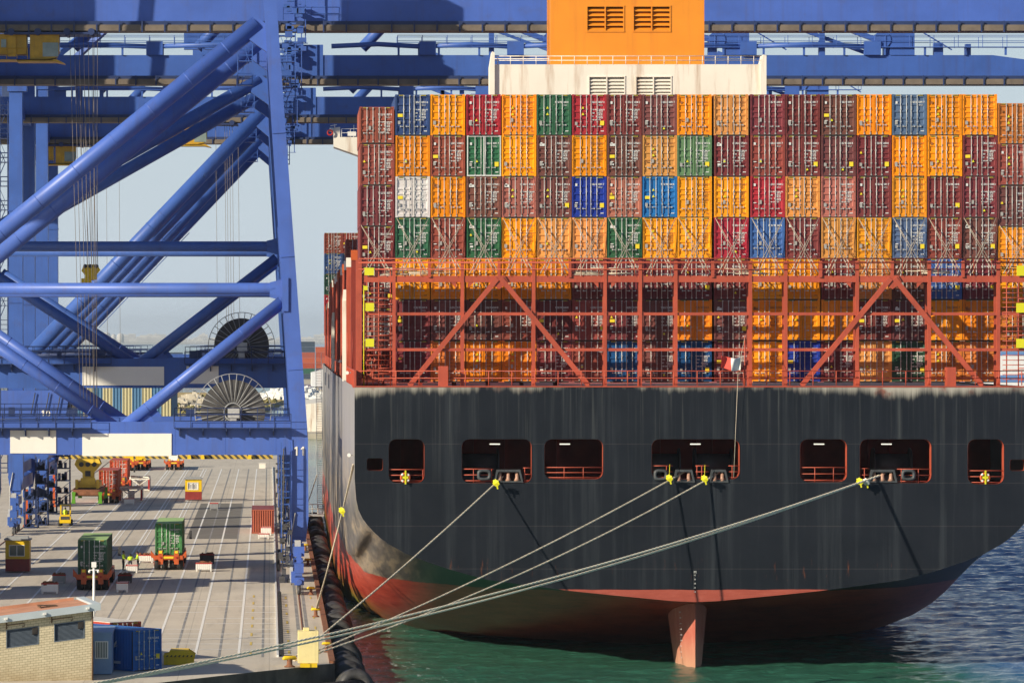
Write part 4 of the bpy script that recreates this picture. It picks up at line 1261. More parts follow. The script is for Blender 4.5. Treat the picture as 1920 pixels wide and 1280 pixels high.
# ------------------------------------------------ lashing bridges and posts further forward
bays = [YT+5 + 12.19 + 2.2 + i*14.6 for i in range(20)]
capcol = [M['orange'], M['orange'], M['cream'], M['cream'], M['orange'], M['cream']]
for i, yb in enumerate(bays):
    if i in (1,): continue
    mb = MB(); x0 = XC-HB
    zt = 28.9 if i < 15 else 27.0
    mb.box(x0+.02, x0+.40, yb-.1, yb+.45, DECK-.1, zt); mb.box(x0+.02, x0+.40, yb+1.2, yb+1.6, DECK-.1, zt-1)
    mb.box(x0+.4, x0+16, yb+.2, yb+.5, zt-2.2, zt-1.6)
    for zz in (22.2, 25.0): mb.box(x0+.4, x0+16, yb, yb+1.4, zz, zz+.12)
    for px in range(2, 7): mb.box(x0+px*2.5, x0+px*2.5+.3, yb, yb+.4, DECK-.1, zt-1.6)
    mb.tube([(x0+.1, yb-.1, 20.6), (x0+.1, yb-1.1, 20.6), (x0+.1, yb-1.1, 23.6)], .05, 5)
    o = mb.build('lashing_bridge', M['shipred'] if i % 3 else M['shipred2'], ship)
    mb = MB(); mb.box(x0+.0, x0+.5, yb-.15, yb+.5, zt, zt+.75); mb.build('post_cap', capcol[i % 6], o)
    if i in (2, 9):
        zv = {2: 26.2, 9: 25.0}[i]; mb = MB(); mb.box(x0-.28, x0+.35, yb+2.0, yb+3.2, DECK-.1, zv); mb.prism([(x0-.28, zv), (x0+.35, zv), (x0+.3, zv+.9), (x0-.2, zv+.9)], 'y', yb+2.2, yb+3.0)
        mb.build('vent_post', M['orange_fun'] if i == 0 else M['cream'], ship)
# side bulwark and rail along the deck edge
mb = MB()
mb.box(XC-HB-.02, XC-HB+.12, YT+.4, YT+44, DECK-.1, DECK+1.15)
mb.rail((XC-HB+.05, YT+44, DECK), (XC-HB+.05, YT+285, DECK), 1.1, 2.2, .03)
for k in range(18): mb.box(XC-HB-.06, XC-HB-.02, YT+2+k*2.4, YT+2.1+k*2.4, DECK-.1, DECK+1.1)
mb.build('bulwark', M['shipred'], ship)
mb = MB()
for yy, zz in ((YT+14, 20.6), (YT+62, 21.2), (YT+120, 21.0), (YT+3, 14.9)):
    mb.cut()
    mb.tube([(XC-HB-.35, yy, zz), (XC-HB-.35, yy+.3, zz)], .13, 10); mb.tube([(XC-HB, yy+.2, zz), (XC-HB-.3, yy+.2, zz)], .05, 5)
mb.each('deck_light', M['white'], ship)

# ------------------------------------------------ funnel casing and deckhouse
YF = 318.0
def casing(name, px0, px1, py0, py1, y0, y1, mat, louvs, lmat):
    a, b_ = TX(px0, y0), TX(px1, y0); z0, z1 = TZ(py1, y0), TZ(py0, y0)
    hs_ = [rrect(TX(l[0], y0), TX(l[1], y0), max(z0+.02, TZ(l[3], y0)), TZ(l[2], y0), .02, 1) for l in louvs]
    root = plate(name, [(a, z0), (b_, z0), (b_, z1), (a, z1)], hs_, y0, .12, [mat], ship)
    mb = MB(); mb.box(a, b_, y0+1.2, y1, z0, z1)
    mb.box(a, a+.1, y0+.13, y1-.1, z0, z1-.001); mb.box(b_-.1, b_, y0+.13, y1-.1, z0, z1-.001); mb.box(a+.1, b_-.1, y0+.13, y0+1.2, z1-.1, z1-.001)
    mb.build('casing_body', mat, root)
    for l in louvs:
        xa_, xb_, za, zb = TX(l[0], y0), TX(l[1], y0), max(z0, TZ(l[3], y0)), TZ(l[2], y0)
        mb = MB(); xm_ = (xa_+xb_)/2
        for x_ in (xa_-.09, xm_-.05, xb_-.0): mb.box(x_, x_+.09, y0-.05, y0+.12, za, zb)
        mb.box(xa_-.09, xb_+.09, y0-.06, y0+.11, zb, zb+.1); mb.box(xa_-.09, xb_+.09, y0-.06, y0+.11, za-.1, za)
        nsl = 5
        for k in range(nsl):
            z = za+(zb-za)*(k+.5)/nsl
            mb.prism([(y0+.02, z-.17), (y0+.36, z+.10), (y0+.36, z+.15), (y0+.02, z-.11)], 'x', xa_, xm_-.06)
            mb.prism([(y0+.02, z-.17), (y0+.36, z+.10), (y0+.36, z+.15), (y0+.02, z-.11)], 'x', xm_+.05, xb_)
        mb.build('louvre', lmat, root)
        mb = MB(); mb.box(xa_, xb_, y0+.9, y0+.95, za, zb); mb.build('louvre_back', M['castdark'], root)
    return root
funnel = casing('funnel', 1029, 1317, -60, 122, YF, YF+4.6, M['orange_fun'], [(1098,1165,13,58), (1185,1252,13,58)], M['orange_fun'])
YH = 316.8
house = casing('engine_casing', 918, 1430, 121, 420, YH, YH+3.2, M['cream'], [(1102,1167,145,178), (1190,1254,145,178)], M['cream'])
mb = MB()
for (x0, x1) in ((915, 924), (1422, 1433)):
    mb.cut()
    mb.prism([(TX(x0, YH), TZ(190, YH)), (TX(x1, YH), TZ(190, YH)), (TX(x1, YH), TZ(99 if x0 < 1000 else 105, YH)), (TX((x0+x1)/2, YH), TZ(97 if x0 < 1000 else 103, YH)), (TX(x0, YH), TZ(125, YH))], 'y', YH-.25, YH+2)
mb.each('casing_corner', M['cream'], house)
mb = MB(); zr = TZ(121, YH)
for q in (.3, .62): mb.tube([(TX(924, YH), YH, zr+q), (TX(1424, YH), YH, zr+q)], .03, 5)
for px in range(930, 1424, 24): mb.tube([(TX(px, YH), YH, zr), (TX(px, YH), YH, zr+.64)], .03, 5)
mb.tube([(TX(924, YH), YH+3, zr+.62), (TX(1424, YH), YH+3, zr+.62)], .03, 5)
mb.build('railing', M['cream'], house)
# bridge wing far forward on the left side
YW = 440
mb = MB()
W_ = lambda px, py: (TX(px, YW), TZ(py, YW))
mb.prism([W_(610, 240), W_(622, 238), W_(622, 257), W_(700, 257), W_(700, 310), W_(664, 294), W_(610, 275)], 'y', YW, YW+4)
wing = mb.build('bridge_wing', M['cream'], ship)
mb = MB(); mb.rail((TX(625, YW), YW, TZ(257, YW)), (TX(690, YW), YW, TZ(257, YW)), .85, .9, .03); mb.tube([(TX(606, YW), YW, TZ(247, YW)), (TX(606, YW), YW, TZ(240, YW))], .22, 8); mb.tube([(TX(604, YW), YW, TZ(236, YW)), (TX(616, YW), YW, TZ(234, YW))], .04, 5); mb.tube([(TX(612, YW), YW, TZ(240, YW)), (TX(612, YW), YW, TZ(233, YW))], .05, 5)
mb.tube([(TX(648, YW), YW+.5, TZ(257, YW)), (TX(648, YW), YW+.5, TZ(234, YW))], .06, 5)
mb.build('railing', M['white'], wing)
mb = MB(); mb.box(TX(636, YW), TX(652, YW), YW-.1, YW-.02, TZ(255, YW), TZ(247, YW)); mb.build('wing_locker', M['white'], wing)
lbo = empty('lifebuoy', (TX(619, YW), YW-.12, TZ(249, YW)), 0, 'red lifebuoy high on the white bridge wing', 'lifebuoy')
mb = MB(); mb.torus(lbo.location, (0,1,0), .26, .08, 20, 6); mb.build('ring', M['redpaint'], lbo)
mb = MB(); mb.box(TX(690, YW), TX(1800, YW), YW+2, YW+14, DECK, TZ(250, YW)); mb.build('bridge_front', M['cream'], ship)
# gangway down the ship side to the quay
gw = empty('gangway', (XC-HB+.3, 520, QZ), 0, 'rusty steel gangway of many steps hanging between ship side and quay', 'gangway')
mb = MB()
xg = sY(601, 500); 
for s in (-.36, .36): mb.bar((xg+s, 500, QZ+.5), (xg+s+.4, 556, 20.3), .07, .30)
mb.build('side_beam', M['steel'], gw)
mb = MB()
for k in range(88):
    t = k/88; x = xg+.4*t; y = 500+56*t; z = QZ+.5+17.8*t
    mb.box(x-.33, x+.33, y, y+.3, z, z+.045)
    if k % 4 == 0:
        for s in (-.36, .36): mb.tube([(x+s, y, z), (x+s, y, z+1.0)], .025, 4)
mb.build('step', M['rust'], gw)
mb = MB()
for s in (-.36, .36):
    for h_ in (.5, 1.0): mb.tube([(xg+s, 500, QZ+.5+h_), (xg+s+.4, 556, 20.3+h_)], .025, 4)
mb.rail((xg-1.7, 498.5, QZ+.6), (xg+.4, 498.5, QZ+.6), 1.1, .7, .05); mb.box(xg-1.8, xg+.4, 498, 501, QZ+.3, QZ+.45)
mb.build('handrail', M['steel'], gw)
# ------------------------------------------------------------------ containers
def make_container(h, lay=0, side_detail=True):
    """door end at local y=0, facing -y; base centre at the origin"""
    Wd, L = 2.438, 12.19
    hw = Wd/2
    root = bpy.data.objects.new('shipping_container', None); COL.objects.link(root); root.empty_display_size = .2
    mb = MB()
    # frame
    for s in (-1, 1):
        mb.box(min(s*hw, s*(hw-.10)), max(s*hw, s*(hw-.10)), 0, .16, .12, h-.12)
        mb.box(min(s*hw, s*(hw-.10)), max(s*hw, s*(hw-.10)), L-.16, L, .12, h-.12)
        mb.box(min(s*hw, s*(hw-.07)), max(s*hw, s*(hw-.07)), .16, L-.16, .0, .15)
        mb.box(min(s*hw, s*(hw-.07)), max(s*hw, s*(hw-.07)), .16, L-.16, h-.08, h-.005)
        # corrugated side
        x_o, x_i = s*(hw-.01), s*(hw-.045)
        y = .16; vs = []; per = .278
        while y < L-.16:
            for dy, xx in ((0, x_i), (.07, x_i), (.105, x_o), (.175, x_o), (.21, x_i)):
                if y+dy < L-.16: vs.append((xx, y+dy))
            y += per
        vs.append((x_i, L-.16)); nn = len(vs)
        mb.add([(a, b_, .15) for a, b_ in vs]+[(a, b_, h-.08) for a, b_ in vs], [(i, i+1, nn+i+1, nn+i) for i in range(nn-1)])
    mb.box(-hw+.1, hw-.1, 0.02, .16, h-.13, h-.02)
    mb.box(-hw+.1, hw-.1, 0.02, .16, .03, .15)
    mb.box(-hw+.07, hw-.07, .16, L-.02, h-.06, h-.02)     # roof
    mb.box(-hw+.08, hw-.08, .2, L-.2, .05, .14)
    mb.box(-hw+.1, hw-.1, L-.1, L-.03, .15, h-.1)
    for s in (-1, 1):
        for yy in (0, L-.18):
            for z0 in (0, h-.12):
                mb.box(min(s*hw, s*(hw-.16)), max(s*hw, s*(hw-.16)), yy-.004, yy+.18, z0, z0+.118, 0)
    mb.box(-hw+.17, hw-.17, -.003, .10, -.03, .045, 1); mb.box(-hw-.012, -hw-.002, .0, .1, .1, h-.1, 1)  # dark strips painted in as the shadow gap under and beside the box
    mb.box(-hw+.2, hw-.2, .015, .02, -.055, .0, 1)
    for s in (-1, 1):                                      # black-yellow header marks
        for k in range(4): mb.box(s*.78-.16+k*.09, s*.78-.12+k*.09, -.008, .02, h-.10, h-.045, 2)
        mb.box(s*.78-.19, s*.78+.2, .0, .019, h-.11, h-.035, 1)
    body = mb.build('body', [M['cont'], M['castdark'], M['stickyellow']], origin=(0,0,0)); body.parent = root
    # two doors with pressed panels
    zb, zt = .16, h-.14
    for s in (-1, 1):
        mb = MB()
        x0, x1 = (-hw+.11, -.015) if s < 0 else (.015, hw-.11)
        yf, yb = .045, .105
        nb = 5; H = zt-zb
        if lay % 3 == 1: bands = [(.03, .30), (.35, .47), (.52, .64), (.69, .97)]
        elif lay % 3 == 2: bands = [(.03, .12), (.16, .42), (.46, .56), (.60, .70), (.74, .97)]
        else: bands = [(.03, .19), (.23, .38), (.42, .57), (.61, .76), (.80, .97)]
        # front skin as strips, recessed panels between
        zs = [zb]
        for a, b_ in bands: zs += [zb+H*a, zb+H*b_]
        zs.append(zt)
        xi0, xi1 = x0+.07, x1-.07
        def q(a, b_, c, d): mb.add([a, b_, c, d], [(0,1,2,3)])
        q((x0,yf,zb),(xi0,yf,zb),(xi0,yf,zt),(x0,yf,zt)); q((xi1,yf,zb),(x1,yf,zb),(x1,yf,zt),(xi1,yf,zt))
        for i in range(0, len(zs), 2):
            q((xi0,yf,zs[i]),(xi1,yf,zs[i]),(xi1,yf,zs[i+1]),(xi0,yf,zs[i+1]))
        for a, b_ in bands:
            a, b_ = zb+H*a, zb+H*b_; e = .055
            q((xi0,yf,a),(xi1,yf,a),(xi1-e,yb,a+e),(xi0+e,yb,a+e)); q((xi0+e,yb,b_-e),(xi1-e,yb,b_-e),(xi1,yf,b_),(xi0,yf,b_))
            q((xi0,yf,a),(xi0+e,yb,a+e),(xi0+e,yb,b_-e),(xi0,yf,b_)); q((xi1-e,yb,a+e),(xi1,yf,a),(xi1,yf,b_),(xi1-e,yb,b_-e))
            q((xi0+e,yb,a+e),(xi1-e,yb,a+e),(xi1-e,yb,b_-e),(xi0+e,yb,b_-e))
        mb.box(x0+.002, x1-.002, yb+.002, yb+.03, zb, zt)
        for z in (.12, .37, .63, .88): mb.box(x0-.07 if s < 0 else x1-.03, x0+.03 if s < 0 else x1+.07, .0, .044, zb+H*z, zb+H*z+.07)
        mb.box(x0, x1, yf+.0, yb, zb-.012, zb-.002, 1)
        d = mb.build('door', [M['cont'], M['castdark']], origin=(0,0,0)); d.parent = root
        for xb in ((-.70, -.27) if s < 0 else (.17, .60)) if lay % 2 else ((-.62, -.20) if s < 0 else (.12, .55)):
            mb = MB()
            mb.tube([(xb, 0.0, .05), (xb, 0.0, h-.05)], .027, 6)
            for z in (.09, .9, 1.8, h-.13): mb.box(xb-.05, xb+.05, -.03, .043, z, z+.06)
            zz = .62 if lay % 2 == 0 else .72
            mb.bar((xb, -.03, zz), (xb+(.26 if s > 0 else -.26), -.03, zz), .03, .035)
            mb.box(xb+s*.24-.04, xb+s*.24+.04, -.04, .04, zz-.04, zz+.05)
            bo = mb.build('locking_bar', M['steel'], origin=(0,0,0)); bo.parent = d
    return root
def lettering(h, v):
    rnd = random.Random(50+v)
    mb = MB(); codes = ['TCKU 482913 6', 'GLDU 731508 2', 'FCIU 906244 8', 'CAXU 317760 1', 'TRLU 558027 4', 'SEGU 640391 7']
    y = -.012
    text_mb(mb, codes[v][:4]+' '+codes[v][5:], (.08, y+.05, h-.62), .19, squash=.80, bold=.006)
    text_mb(mb, '45G1', (.62, y+.05, h-.82), .15)
    if v % 3 != 2:
        for r_, t_ in enumerate(('MAX GW  32500', 'TARE     3880', 'NET     28620', 'CUB CAP  76.4')):
            for q, l in enumerate(('KG', 'LB') if r_ < 3 else ('',)):
                text_mb(mb, t_+' '+l if q == 0 else t_[-5:]+' '+l, (.10 if q == 0 else .52, y+.05, h-1.12-r_*.24-q*.10), .11, bold=.005)
    mb.box(.80, 1.02, y+.04, y+.055, .27, .33)
    if v % 2: mb.box(-.98, -.84, y+.03, y+.05, h-.68, h-.50); mb.box(-1.0, -.8, y+.03, y+.05, 1.0, 1.06)
    if v == 3: mb.box(-1.02, -.68, y+.03, y+.055, h-.75, h-.58); mb.box(-.98, -.76, y+.03, y+.05, .78, .9)
    return mb
def shapebank(h):
    bank = {'letter': [], 'plate': [], 'warn': []}
    for v in range(6):
        for kind, mt in (('w', M['stickwhite']), ('d', M['darkletter'])):
            o = lettering(h, v).build('lettering', mt, origin=(0,0,0)); bank['letter'].append(o.data); bpy.data.objects.remove(o)
    for v in range(4):
        mb = MB()
        if v == 0: mb.box(-1.02, -.84, .0, .04, .75, 1.02, 0)
        if v == 1: mb.box(-.58, -.42, .0, .04, .95, 1.22, 0)
        if v == 2: mb.box(-1.02, -.85, .0, .04, .72, .95, 0); mb.box(.76, 1.04, -.0, .04, .70, 1.02, 1)
        if v == 3: mb.box(-1.04, -.70, .0, .04, 1.30, 1.52, 1); mb.box(-1.03, -.86, .0, .04, .78, 1.02, 0)
        o = mb.build('data_plate', [M['stickgrey'], M['stickyellow']], origin=(0,0,0)); bank['plate'].append(o.data); bpy.data.objects.remove(o)
    for (x, z) in ((-.46, h-1.02), (-.50, 1.0), (.30, .42), (-.92, 1.6)):
        mb = MB(); mb.prism([(x-.09, z), (x+.09, z), (x, z+.17)], 'y', -.005, .035)
        if x == -.46: mb.prism([(x-.1, z-.45), (x+.1, z-.45), (x, z-.27)], 'y', -.005, .035)
        o = mb.build('warning_label', M['hiyellow'] if x > -.9 else M['stickyellow'], origin=(0,0,0)); bank['warn'].append(o.data); bpy.data.objects.remove(o)
    return bank
HC, STD = 2.896, 2.591
protos = {(h, l): make_container(h, l) for h in (HC, STD) for l in (0, 1, 2)}
banks = {h: shapebank(h) for h in (HC, STD)}
CC = {'O': ('orange', (.86, .275, .003)), 'A': ('pale orange', (.72, .31, .07)), 'E': ('amber', (.88, .33, .004)), 'F': ('burnt orange', (.58, .18, .03)),
      'R': ('crimson', (.36, .025, .035)), 'B': ('red-brown', (.26, .062, .040)), 'D': ('maroon', (.175, .036, .034)), 'M': ('dark brown', (.17, .060, .045)),
      'G': ('green', (.032, .12, .055)), 'L': ('light green', (.13, .27, .11)), 'N': ('navy', (.028, .06, .16)), 'U': ('bright blue', (.02, .17, .50)),
      'V': ('royal blue', (.015, .04, .28)), 'W': ('white', (.70, .70, .64)), 'P': ('salmon brown', (.40, .14, .095)), 'S': ('slate blue', (.10, .15, .27)),
      'T': ('medium blue', (.05, .12, .34)), 'Z': ('deep blue', (.010, .065, .20)), 'X': ('dark green', (.02, .06, .03))}
rndc = random.Random(21)
placed = []
def put(col, h, x, y, z, rz=0, label='', group=None, lay=None, var=None, plain=False):
    lay = rndc.choice((0, 1, 2)) if lay is None else lay
    src = protos[(h, lay)]
    root = src.copy(); COL.objects.link(root); root.location = (x, y, z); root.rotation_euler = (0, 0, rz)
    base = CC[col][1]; k = rndc.uniform(.80, 1.12)
    rgba = (base[0]*k, base[1]*k*rndc.uniform(.90, 1.10), base[2]*k+rndc.uniform(0, .012), 1)
    for ch in list(src.children):
        c = ch.copy(); COL.objects.link(c); c.parent = root; c.color = rgba
        for g in ch.children:
            d = g.copy(); COL.objects.link(d); d.parent = c
    if not plain:
        bk = banks[h]; v = rndc.randrange(6) if var is None else var
        dark = col in 'OEAF'
        lst = (('lettering', bk['letter'][v*2+(1 if dark else 0)]), ('data_plate', bk['plate'][rndc.randrange(4) if not dark else rndc.choice((0, 1))]), ('warning_label', bk['warn'][rndc.choice((0, 1, 2, 3)) if not dark else rndc.choice((0, 1))]))
        for nm, me in (lst if rndc.random() < .6 else lst[:2]):
            o = bpy.data.objects.new(nm, me); COL.objects.link(o); o.parent = root
    tag(root, label, 'container', group)
    placed.append(root)
    return root
def ship_world(x, y, z):
    """a point of the ship given as if she lay straight -> world"""
    dx, dy = x-XC, y-YT; c, s = math.cos(ANG), math.sin(ANG)
    return (XC + dx*c - dy*s, YT + dx*s + dy*c, z)

grid = ['BNOROGRDMOADDMOSOOF',
        'BOBGOMEMALDBDMDOODB',
        'DWOMPMVPUEERAPDEDDM',
        'DGBGEAAGEERTDAESBME',
        'DEOOOODDDDDEODAMTDE',
        'MDMMBDBDMOMOOODMOOF',
        'BDFOODBZMZDEVDAXFF.']
xs_px = [673, 740, 806, 873, 939, 1005, 1071, 1137, 1203, 1268, 1337, 1405, 1471, 1538, 1605, 1671, 1737, 1803, 1869]
YS = 300.0
ordn = ['first', 'second', 'third', 'fourth', 'fifth', 'sixth', 'seventh', 'eighth', 'ninth', 'tenth', 'eleventh', 'twelfth', 'thirteenth', 'fourteenth', 'fifteenth', 'sixteenth', 'seventeenth', 'eighteenth', 'nineteenth']
tiern = ['top', 'second', 'third', 'fourth', 'fifth', 'sixth', 'bottom']
for r, row in enumerate(grid):
    for c, ch in enumerate(row):
        if ch == '.': continue
        outer_ = c in (0, 18)
        if outer_ and r > 5: continue
        h = HC
        if outer_:
            if r == 0 and c == 0: h = STD
            topy = [200, 270, 347, 424, 501, 578][r] if c == 0 else [193.5, 270.5, 348, 424, 501, 578][r]
        else:
            topy = 177 + 76.95*r
        z = sZ(topy, YS) - h
        x = sY(xs_px[c]+1.0, YS) + 1.219
        where = f'in the {tiern[r]} tier' if r not in (0, 6) else ('in the top tier' if r == 0 else 'in the bottom tier')
        lab = f'{CC[ch][0]} container {where}, {ordn[c]} stack from the left at the stern'
        if ch == 'G' and r == 1: lab = 'green container with pale frame and door edges in the second tier at the stern'
        rt = put(ch, h, *ship_world(x+rndc.uniform(-.018, .018), YS+rndc.uniform(-.03, .03), z), ANG+rndc.uniform(-.001, .001), lab, 'containers stacked on the ship')
        if ch == 'G' and r == 1 and c == 3:
            mb = MB()
            for xx in (-1.19, 1.12, -.03): mb.box(xx, xx+.07, -.012, .03, .05, h-.05)
            mb.box(-1.2, 1.2, -.014, .0, .02, .10); mb.box(-1.2, 1.2, -.014, .0, h-.09, h-.02)
            o = mb.build('door_edge', M['stickwhite'], origin=(0,0,0)); o.parent = rt
# lashing rods crossed over the fourth tier, tied to the bridge
M['rod'] = paint('weathered_lashing_rod', (.36, .31, .25), .6, .2, 2)
for c in range(19):
    mb = MB()
    x0 = sY(xs_px[c]+3, YS); x1 = sY(xs_px[c]+63, YS)
    zt = sZ(409 + (13 if c in (0, 18) else 0), YS); zb = TZ(512, YL)
    for dx in (0, .28):
        mb.cut(); mb.tube([(x0, YS-.1, zt), (x1-.1-dx, YL+1.5, zb)], .020, 4); mb.tube([(x1, YS-.12, zt), (x0+.1+dx, YL+1.45, zb)], .020, 4)
        for (xx, sg) in ((x0, 1), (x1, -1)):
            a = Vector((xx, YS-.1, zt)); b_ = Vector(((x1-.1-dx) if sg > 0 else (x0+.1+dx), YL+1.5, zb))
            mb.tube([a.lerp(b_, .72), b_], .04, 6)
    mb.each('lashing_rod', M['rod'], lb)
# containers further forward, seen along the ship's left side
for i in range(0, 14):
    yb = bays[i]+1.9
    if i in (1,): continue
    tiers = 3 if i not in (5, 6) else 4
    for t in range(tiers):
        h = HC; z = DECK + .9 + t*2.9
        if z+h > 28.4 and i not in (5,): continue
        colr = rndc.choice('BDPMF')
        put(colr, h, *ship_world(XC-HB+.55+1.219, yb, z), ANG, f'{CC[colr][0]} container, {("lower", "middle", "upper", "uppermost")[t]} tier of the {ordn[i+1]} bay ahead of the stern, at left rail', 'containers stacked on the ship', plain=True)
for t in range(5):      # tall stack part way forward
    put('DBBDB'[t], HC, *ship_world(sY(655, 420)+1.22-.125*.0, 420, TZ(447, 420)-2.896*(t+1)), ANG, f'{("maroon","red-brown","red-brown","maroon","red-brown")[t]} container in the lone stack left of the stern stack, {("top","second","third","fourth","fifth")[t]} from its top', 'containers stacked on the ship', var=1)
fw = ['BBM', 'NNN', 'XGX', 'RBD', 'BDB']
for r in range(5):
    for c in range(3):
        ch = fw[r][c]
        put(ch, HC, *ship_world(sY(608, 600)+1.25+c*2.5-1.83, 598, sZ(437, 600)-2.9*(r+1)), ANG, f'{CC[ch][0]} container far forward, {("top","second","third","fourth","fifth")[r]} tier, {("left","middle","right")[c]} of the three distant stacks', 'containers stacked on the ship', lay=0)
# ------------------------------------------------------------------ things on the quay
def gY(py, z=QZ): return F*(EYE-z)/(py-CY)          # distance of a ground point seen at row py
def gX(px, py): return (px-CX)*gY(py)/F
def G(px, py): return Vector((gX(px, py), gY(py), QZ+.02))

# mooring ropes with a little sag
def rope(a, b, r, sag, label, twin=0.0, group='mooring ropes from the stern'):
    a, b = Vector(a), Vector(b); mb = MB()
    for off in ((0,) if not twin else (-twin, twin)):
        pts = []
        N_ = int((b-a).length*7)
        for k in range(N_+1):
            t = k/N_; p = a.lerp(b, t); p.z -= sag*4*t*(1-t); p.z += off*2.0*math.sin(math.pi*min(1, t*1.05)); p.x += off*.4; pts.append(p)
        d_ = (b-a).normalized(); e_ = d_.cross(Vector((0,0,1))).normalized(); g_ = e_.cross(d_); Lr = (b-a).length
        for s_ in range(3):
            mb.tube([p_ + e_*math.cos(Lr*k/N_*6.283/1.1+s_*2.094)*r*.52 + g_*math.sin(Lr*k/N_*6.283/1.1+s_*2.094)*r*.52 for k, p_ in enumerate(pts)], r*.60, 6)
    o = mb.build('mooring_rope', M['palerope'] if twin == .07 else M['rope']); tag(o, label, 'rope', group); return o
B1 = G(547, 1246); B1.z += .35
yb_ = YT-.05
rope((TX(944), YT+.5, TZ(893)), B1, .055, .25, 'single mooring rope from the left fairlead, steepest of the stern ropes')
rope((TX(1284), YT+.5, TZ(885)), B1+Vector((.1,-.3,-.05)), .055, .5, 'mooring rope from the left roller pair of the middle opening')
rope((TX(1350), YT+.5, TZ(886)), B1+Vector((.15,-.5,-.05)), .055, .9, 'mooring rope from the right roller pair of the middle opening')
rope((TX(1660), YT+.5, TZ(888)), (-19.6, 235, 2.3), .065, 1.6, 'pair of mooring ropes crossing the picture to the lower left corner', twin=.07)
B2 = G(592, 1155); B2.z += .35
rope((XC-HB-.02, YT+2.5, TZ(872)), B2, .05, .3, 'pair of short mooring ropes hanging down beside the ship\'s corner', twin=.12)
rope((sY(594, 470), 470, 8), (3.9, 500, 2.4), .05, .3, 'slack mooring rope beside the foot of the gangway', group='mooring ropes on the far quay')
# yellow rat guards
def ratguard(px, py, yy, label, white=False):
    t = empty('rat_guard', (TX(px, yy), yy, TZ(py, yy)), 0, label, 'rat guard', 'yellow rat guards on the ropes')
    L = Vector(t.location); mb = MB()
    d = Vector((-.55, -.75, -.35)).normalized(); e = d.orthogonal().normalized(); g_ = d.cross(e)
    n_ = 14; vs = [L+d*.10] + [L + (e*math.cos(6.283*k/n_)+g_*math.sin(6.283*k/n_))*.27*(1+.12*math.sin(3*k)) for k in range(n_)] + [L-d*.05]
    mb.add(vs, [(0, 1+k, 1+(k+1) % n_) for k in range(n_)] + [(n_+1, 1+(k+1) % n_, 1+k) for k in range(n_)])
    mb.build('disc', M['white'] if white else M['hiyellow'], t)
    mb = MB(); mb.bar(L+Vector((0, 0, .05)), L+Vector((.12, 0, -.42)), .10, .05); mb.bar(L, L+Vector((-.16, 0, .12)), .09, .05)
    if py < 901: mb.tube([L, L+Vector((.05, .2, .95))], .02, 4)
    mb.build('strap', M['hiyellow'], t)
ratguard(930, 905, YT-.75, 'yellow rat guard on the leftmost stern rope')
ratguard(1255, 896, YT-.75, 'yellow rat guard on the left rope of the middle opening')
ratguard(1321, 897, YT-.75, 'yellow rat guard on the right rope of the middle opening')
ratguard(1612, 902, YT-.8, 'yellow rat guard on the rope pair at the right')
ratguard(1624, 903, YT-.6, 'pale white rat guard beside the yellow one at the right', True)
ratguard(641, 957, 303, 'yellow float on the ropes beside the ship\'s corner')

# flag on its staff and halyard
yy = YL-2.62
fl = empty('ensign_flag', (TX(1388, yy), yy, DECK), 0, 'red and white flag blowing left from a halyard over the stern', 'flag')
mb = MB(); nx, nz = 16, 10
vs = []
for i in range(nx+1):
    for j in range(nz+1):
        u, v = i/nx, j/nz
        px = 1389-37*u; py = 668+3*math.sin(u*5)+(1-v)*(25-2*u)+ (2*u)
        vs.append((TX(px, yy), yy+.18*math.sin(u*9+v*1.5), TZ(py, yy)))
mb.add(vs, [(i*(nz+1)+j, (i+1)*(nz+1)+j, (i+1)*(nz+1)+j+1, i*(nz+1)+j+1) for i in range(nx) for j in range(nz)], 0, True)
o = mb.build('cloth', [M['white'], paint('faded_flag_red', (.62, .07, .05), .8, .1, 3)], fl)
for k_, p in enumerate(o.data.polygons): p.material_index = 1 if (k_//nz) >= 8 else 0
so = o.modifiers.new('solid', 'SOLIDIFY'); so.thickness = .01
mb = MB(); mb.tube([(TX(1388.5, yy), yy, TZ(697, yy)), (TX(1389.5, yy), yy, TZ(666, yy)), (TX(1399, yy), yy+.8, TZ(632, yy))], .016, 4)
mb.tube([(TX(1384, yy), yy, TZ(697, yy)), (TX(1380, yy), YT-.3, TZ(800)), (TX(1376, yy), YT-.3, TZ(895))], .016, 4)
mb.build('halyard', M['rope'], fl)
mb = MB(); mb.tube([(TX(1399, yy), yy+.8, DECK), (TX(1399, yy), yy+.8, TZ(630, yy))], .05, 8); mb.bar((TX(1382, yy), yy, TZ(697, yy)), (TX(1400, yy), yy+.8, TZ(697, yy)), .06)
mb.build('flagstaff', M['shipred'], fl)

# fenders: stacked tyres down the quay wall
mb = MB()
for q in (-.75, 0, .75): mb.torus((0,q,0), (.05,1,.10*q), .80, .36, 24, 9)
mb.tube([(0,-1.3,0), (0,1.3,0)], .30, 12)
f0 = mb.build('tyre_fender', M['tyre'], origin=(0,0,0))
y = 268.5; k = 0; rnd = random.Random(9)
while y < 520:
    c = f0 if k == 0 else f0.copy()
    if k: COL.objects.link(c)
    s_ = rnd.uniform(.95, 1.1) if y > 285 else rnd.uniform(1.05, 1.2)
    xoff = 0 if y > 277 else (y-277)*-.02
    c.location = (QX + .95 + xoff + rnd.uniform(-.1, .15), y + rnd.uniform(-.3, .3), .75 + rnd.uniform(-.25, .25)); c.scale = (s_*.92, s_*1.1, s_)
    c.rotation_euler = (rnd.uniform(-.12, .12), rnd.uniform(-.3, .3), rnd.uniform(-.15, .10))
    tag(c, 'big black rubber tyre in the row of fenders hung along the quay wall', 'tyre fender', 'tyre fenders along the quay wall')
    y += 5.4 if y < 300 else min(9.5, 5.4+(y-300)*.04); k += 1
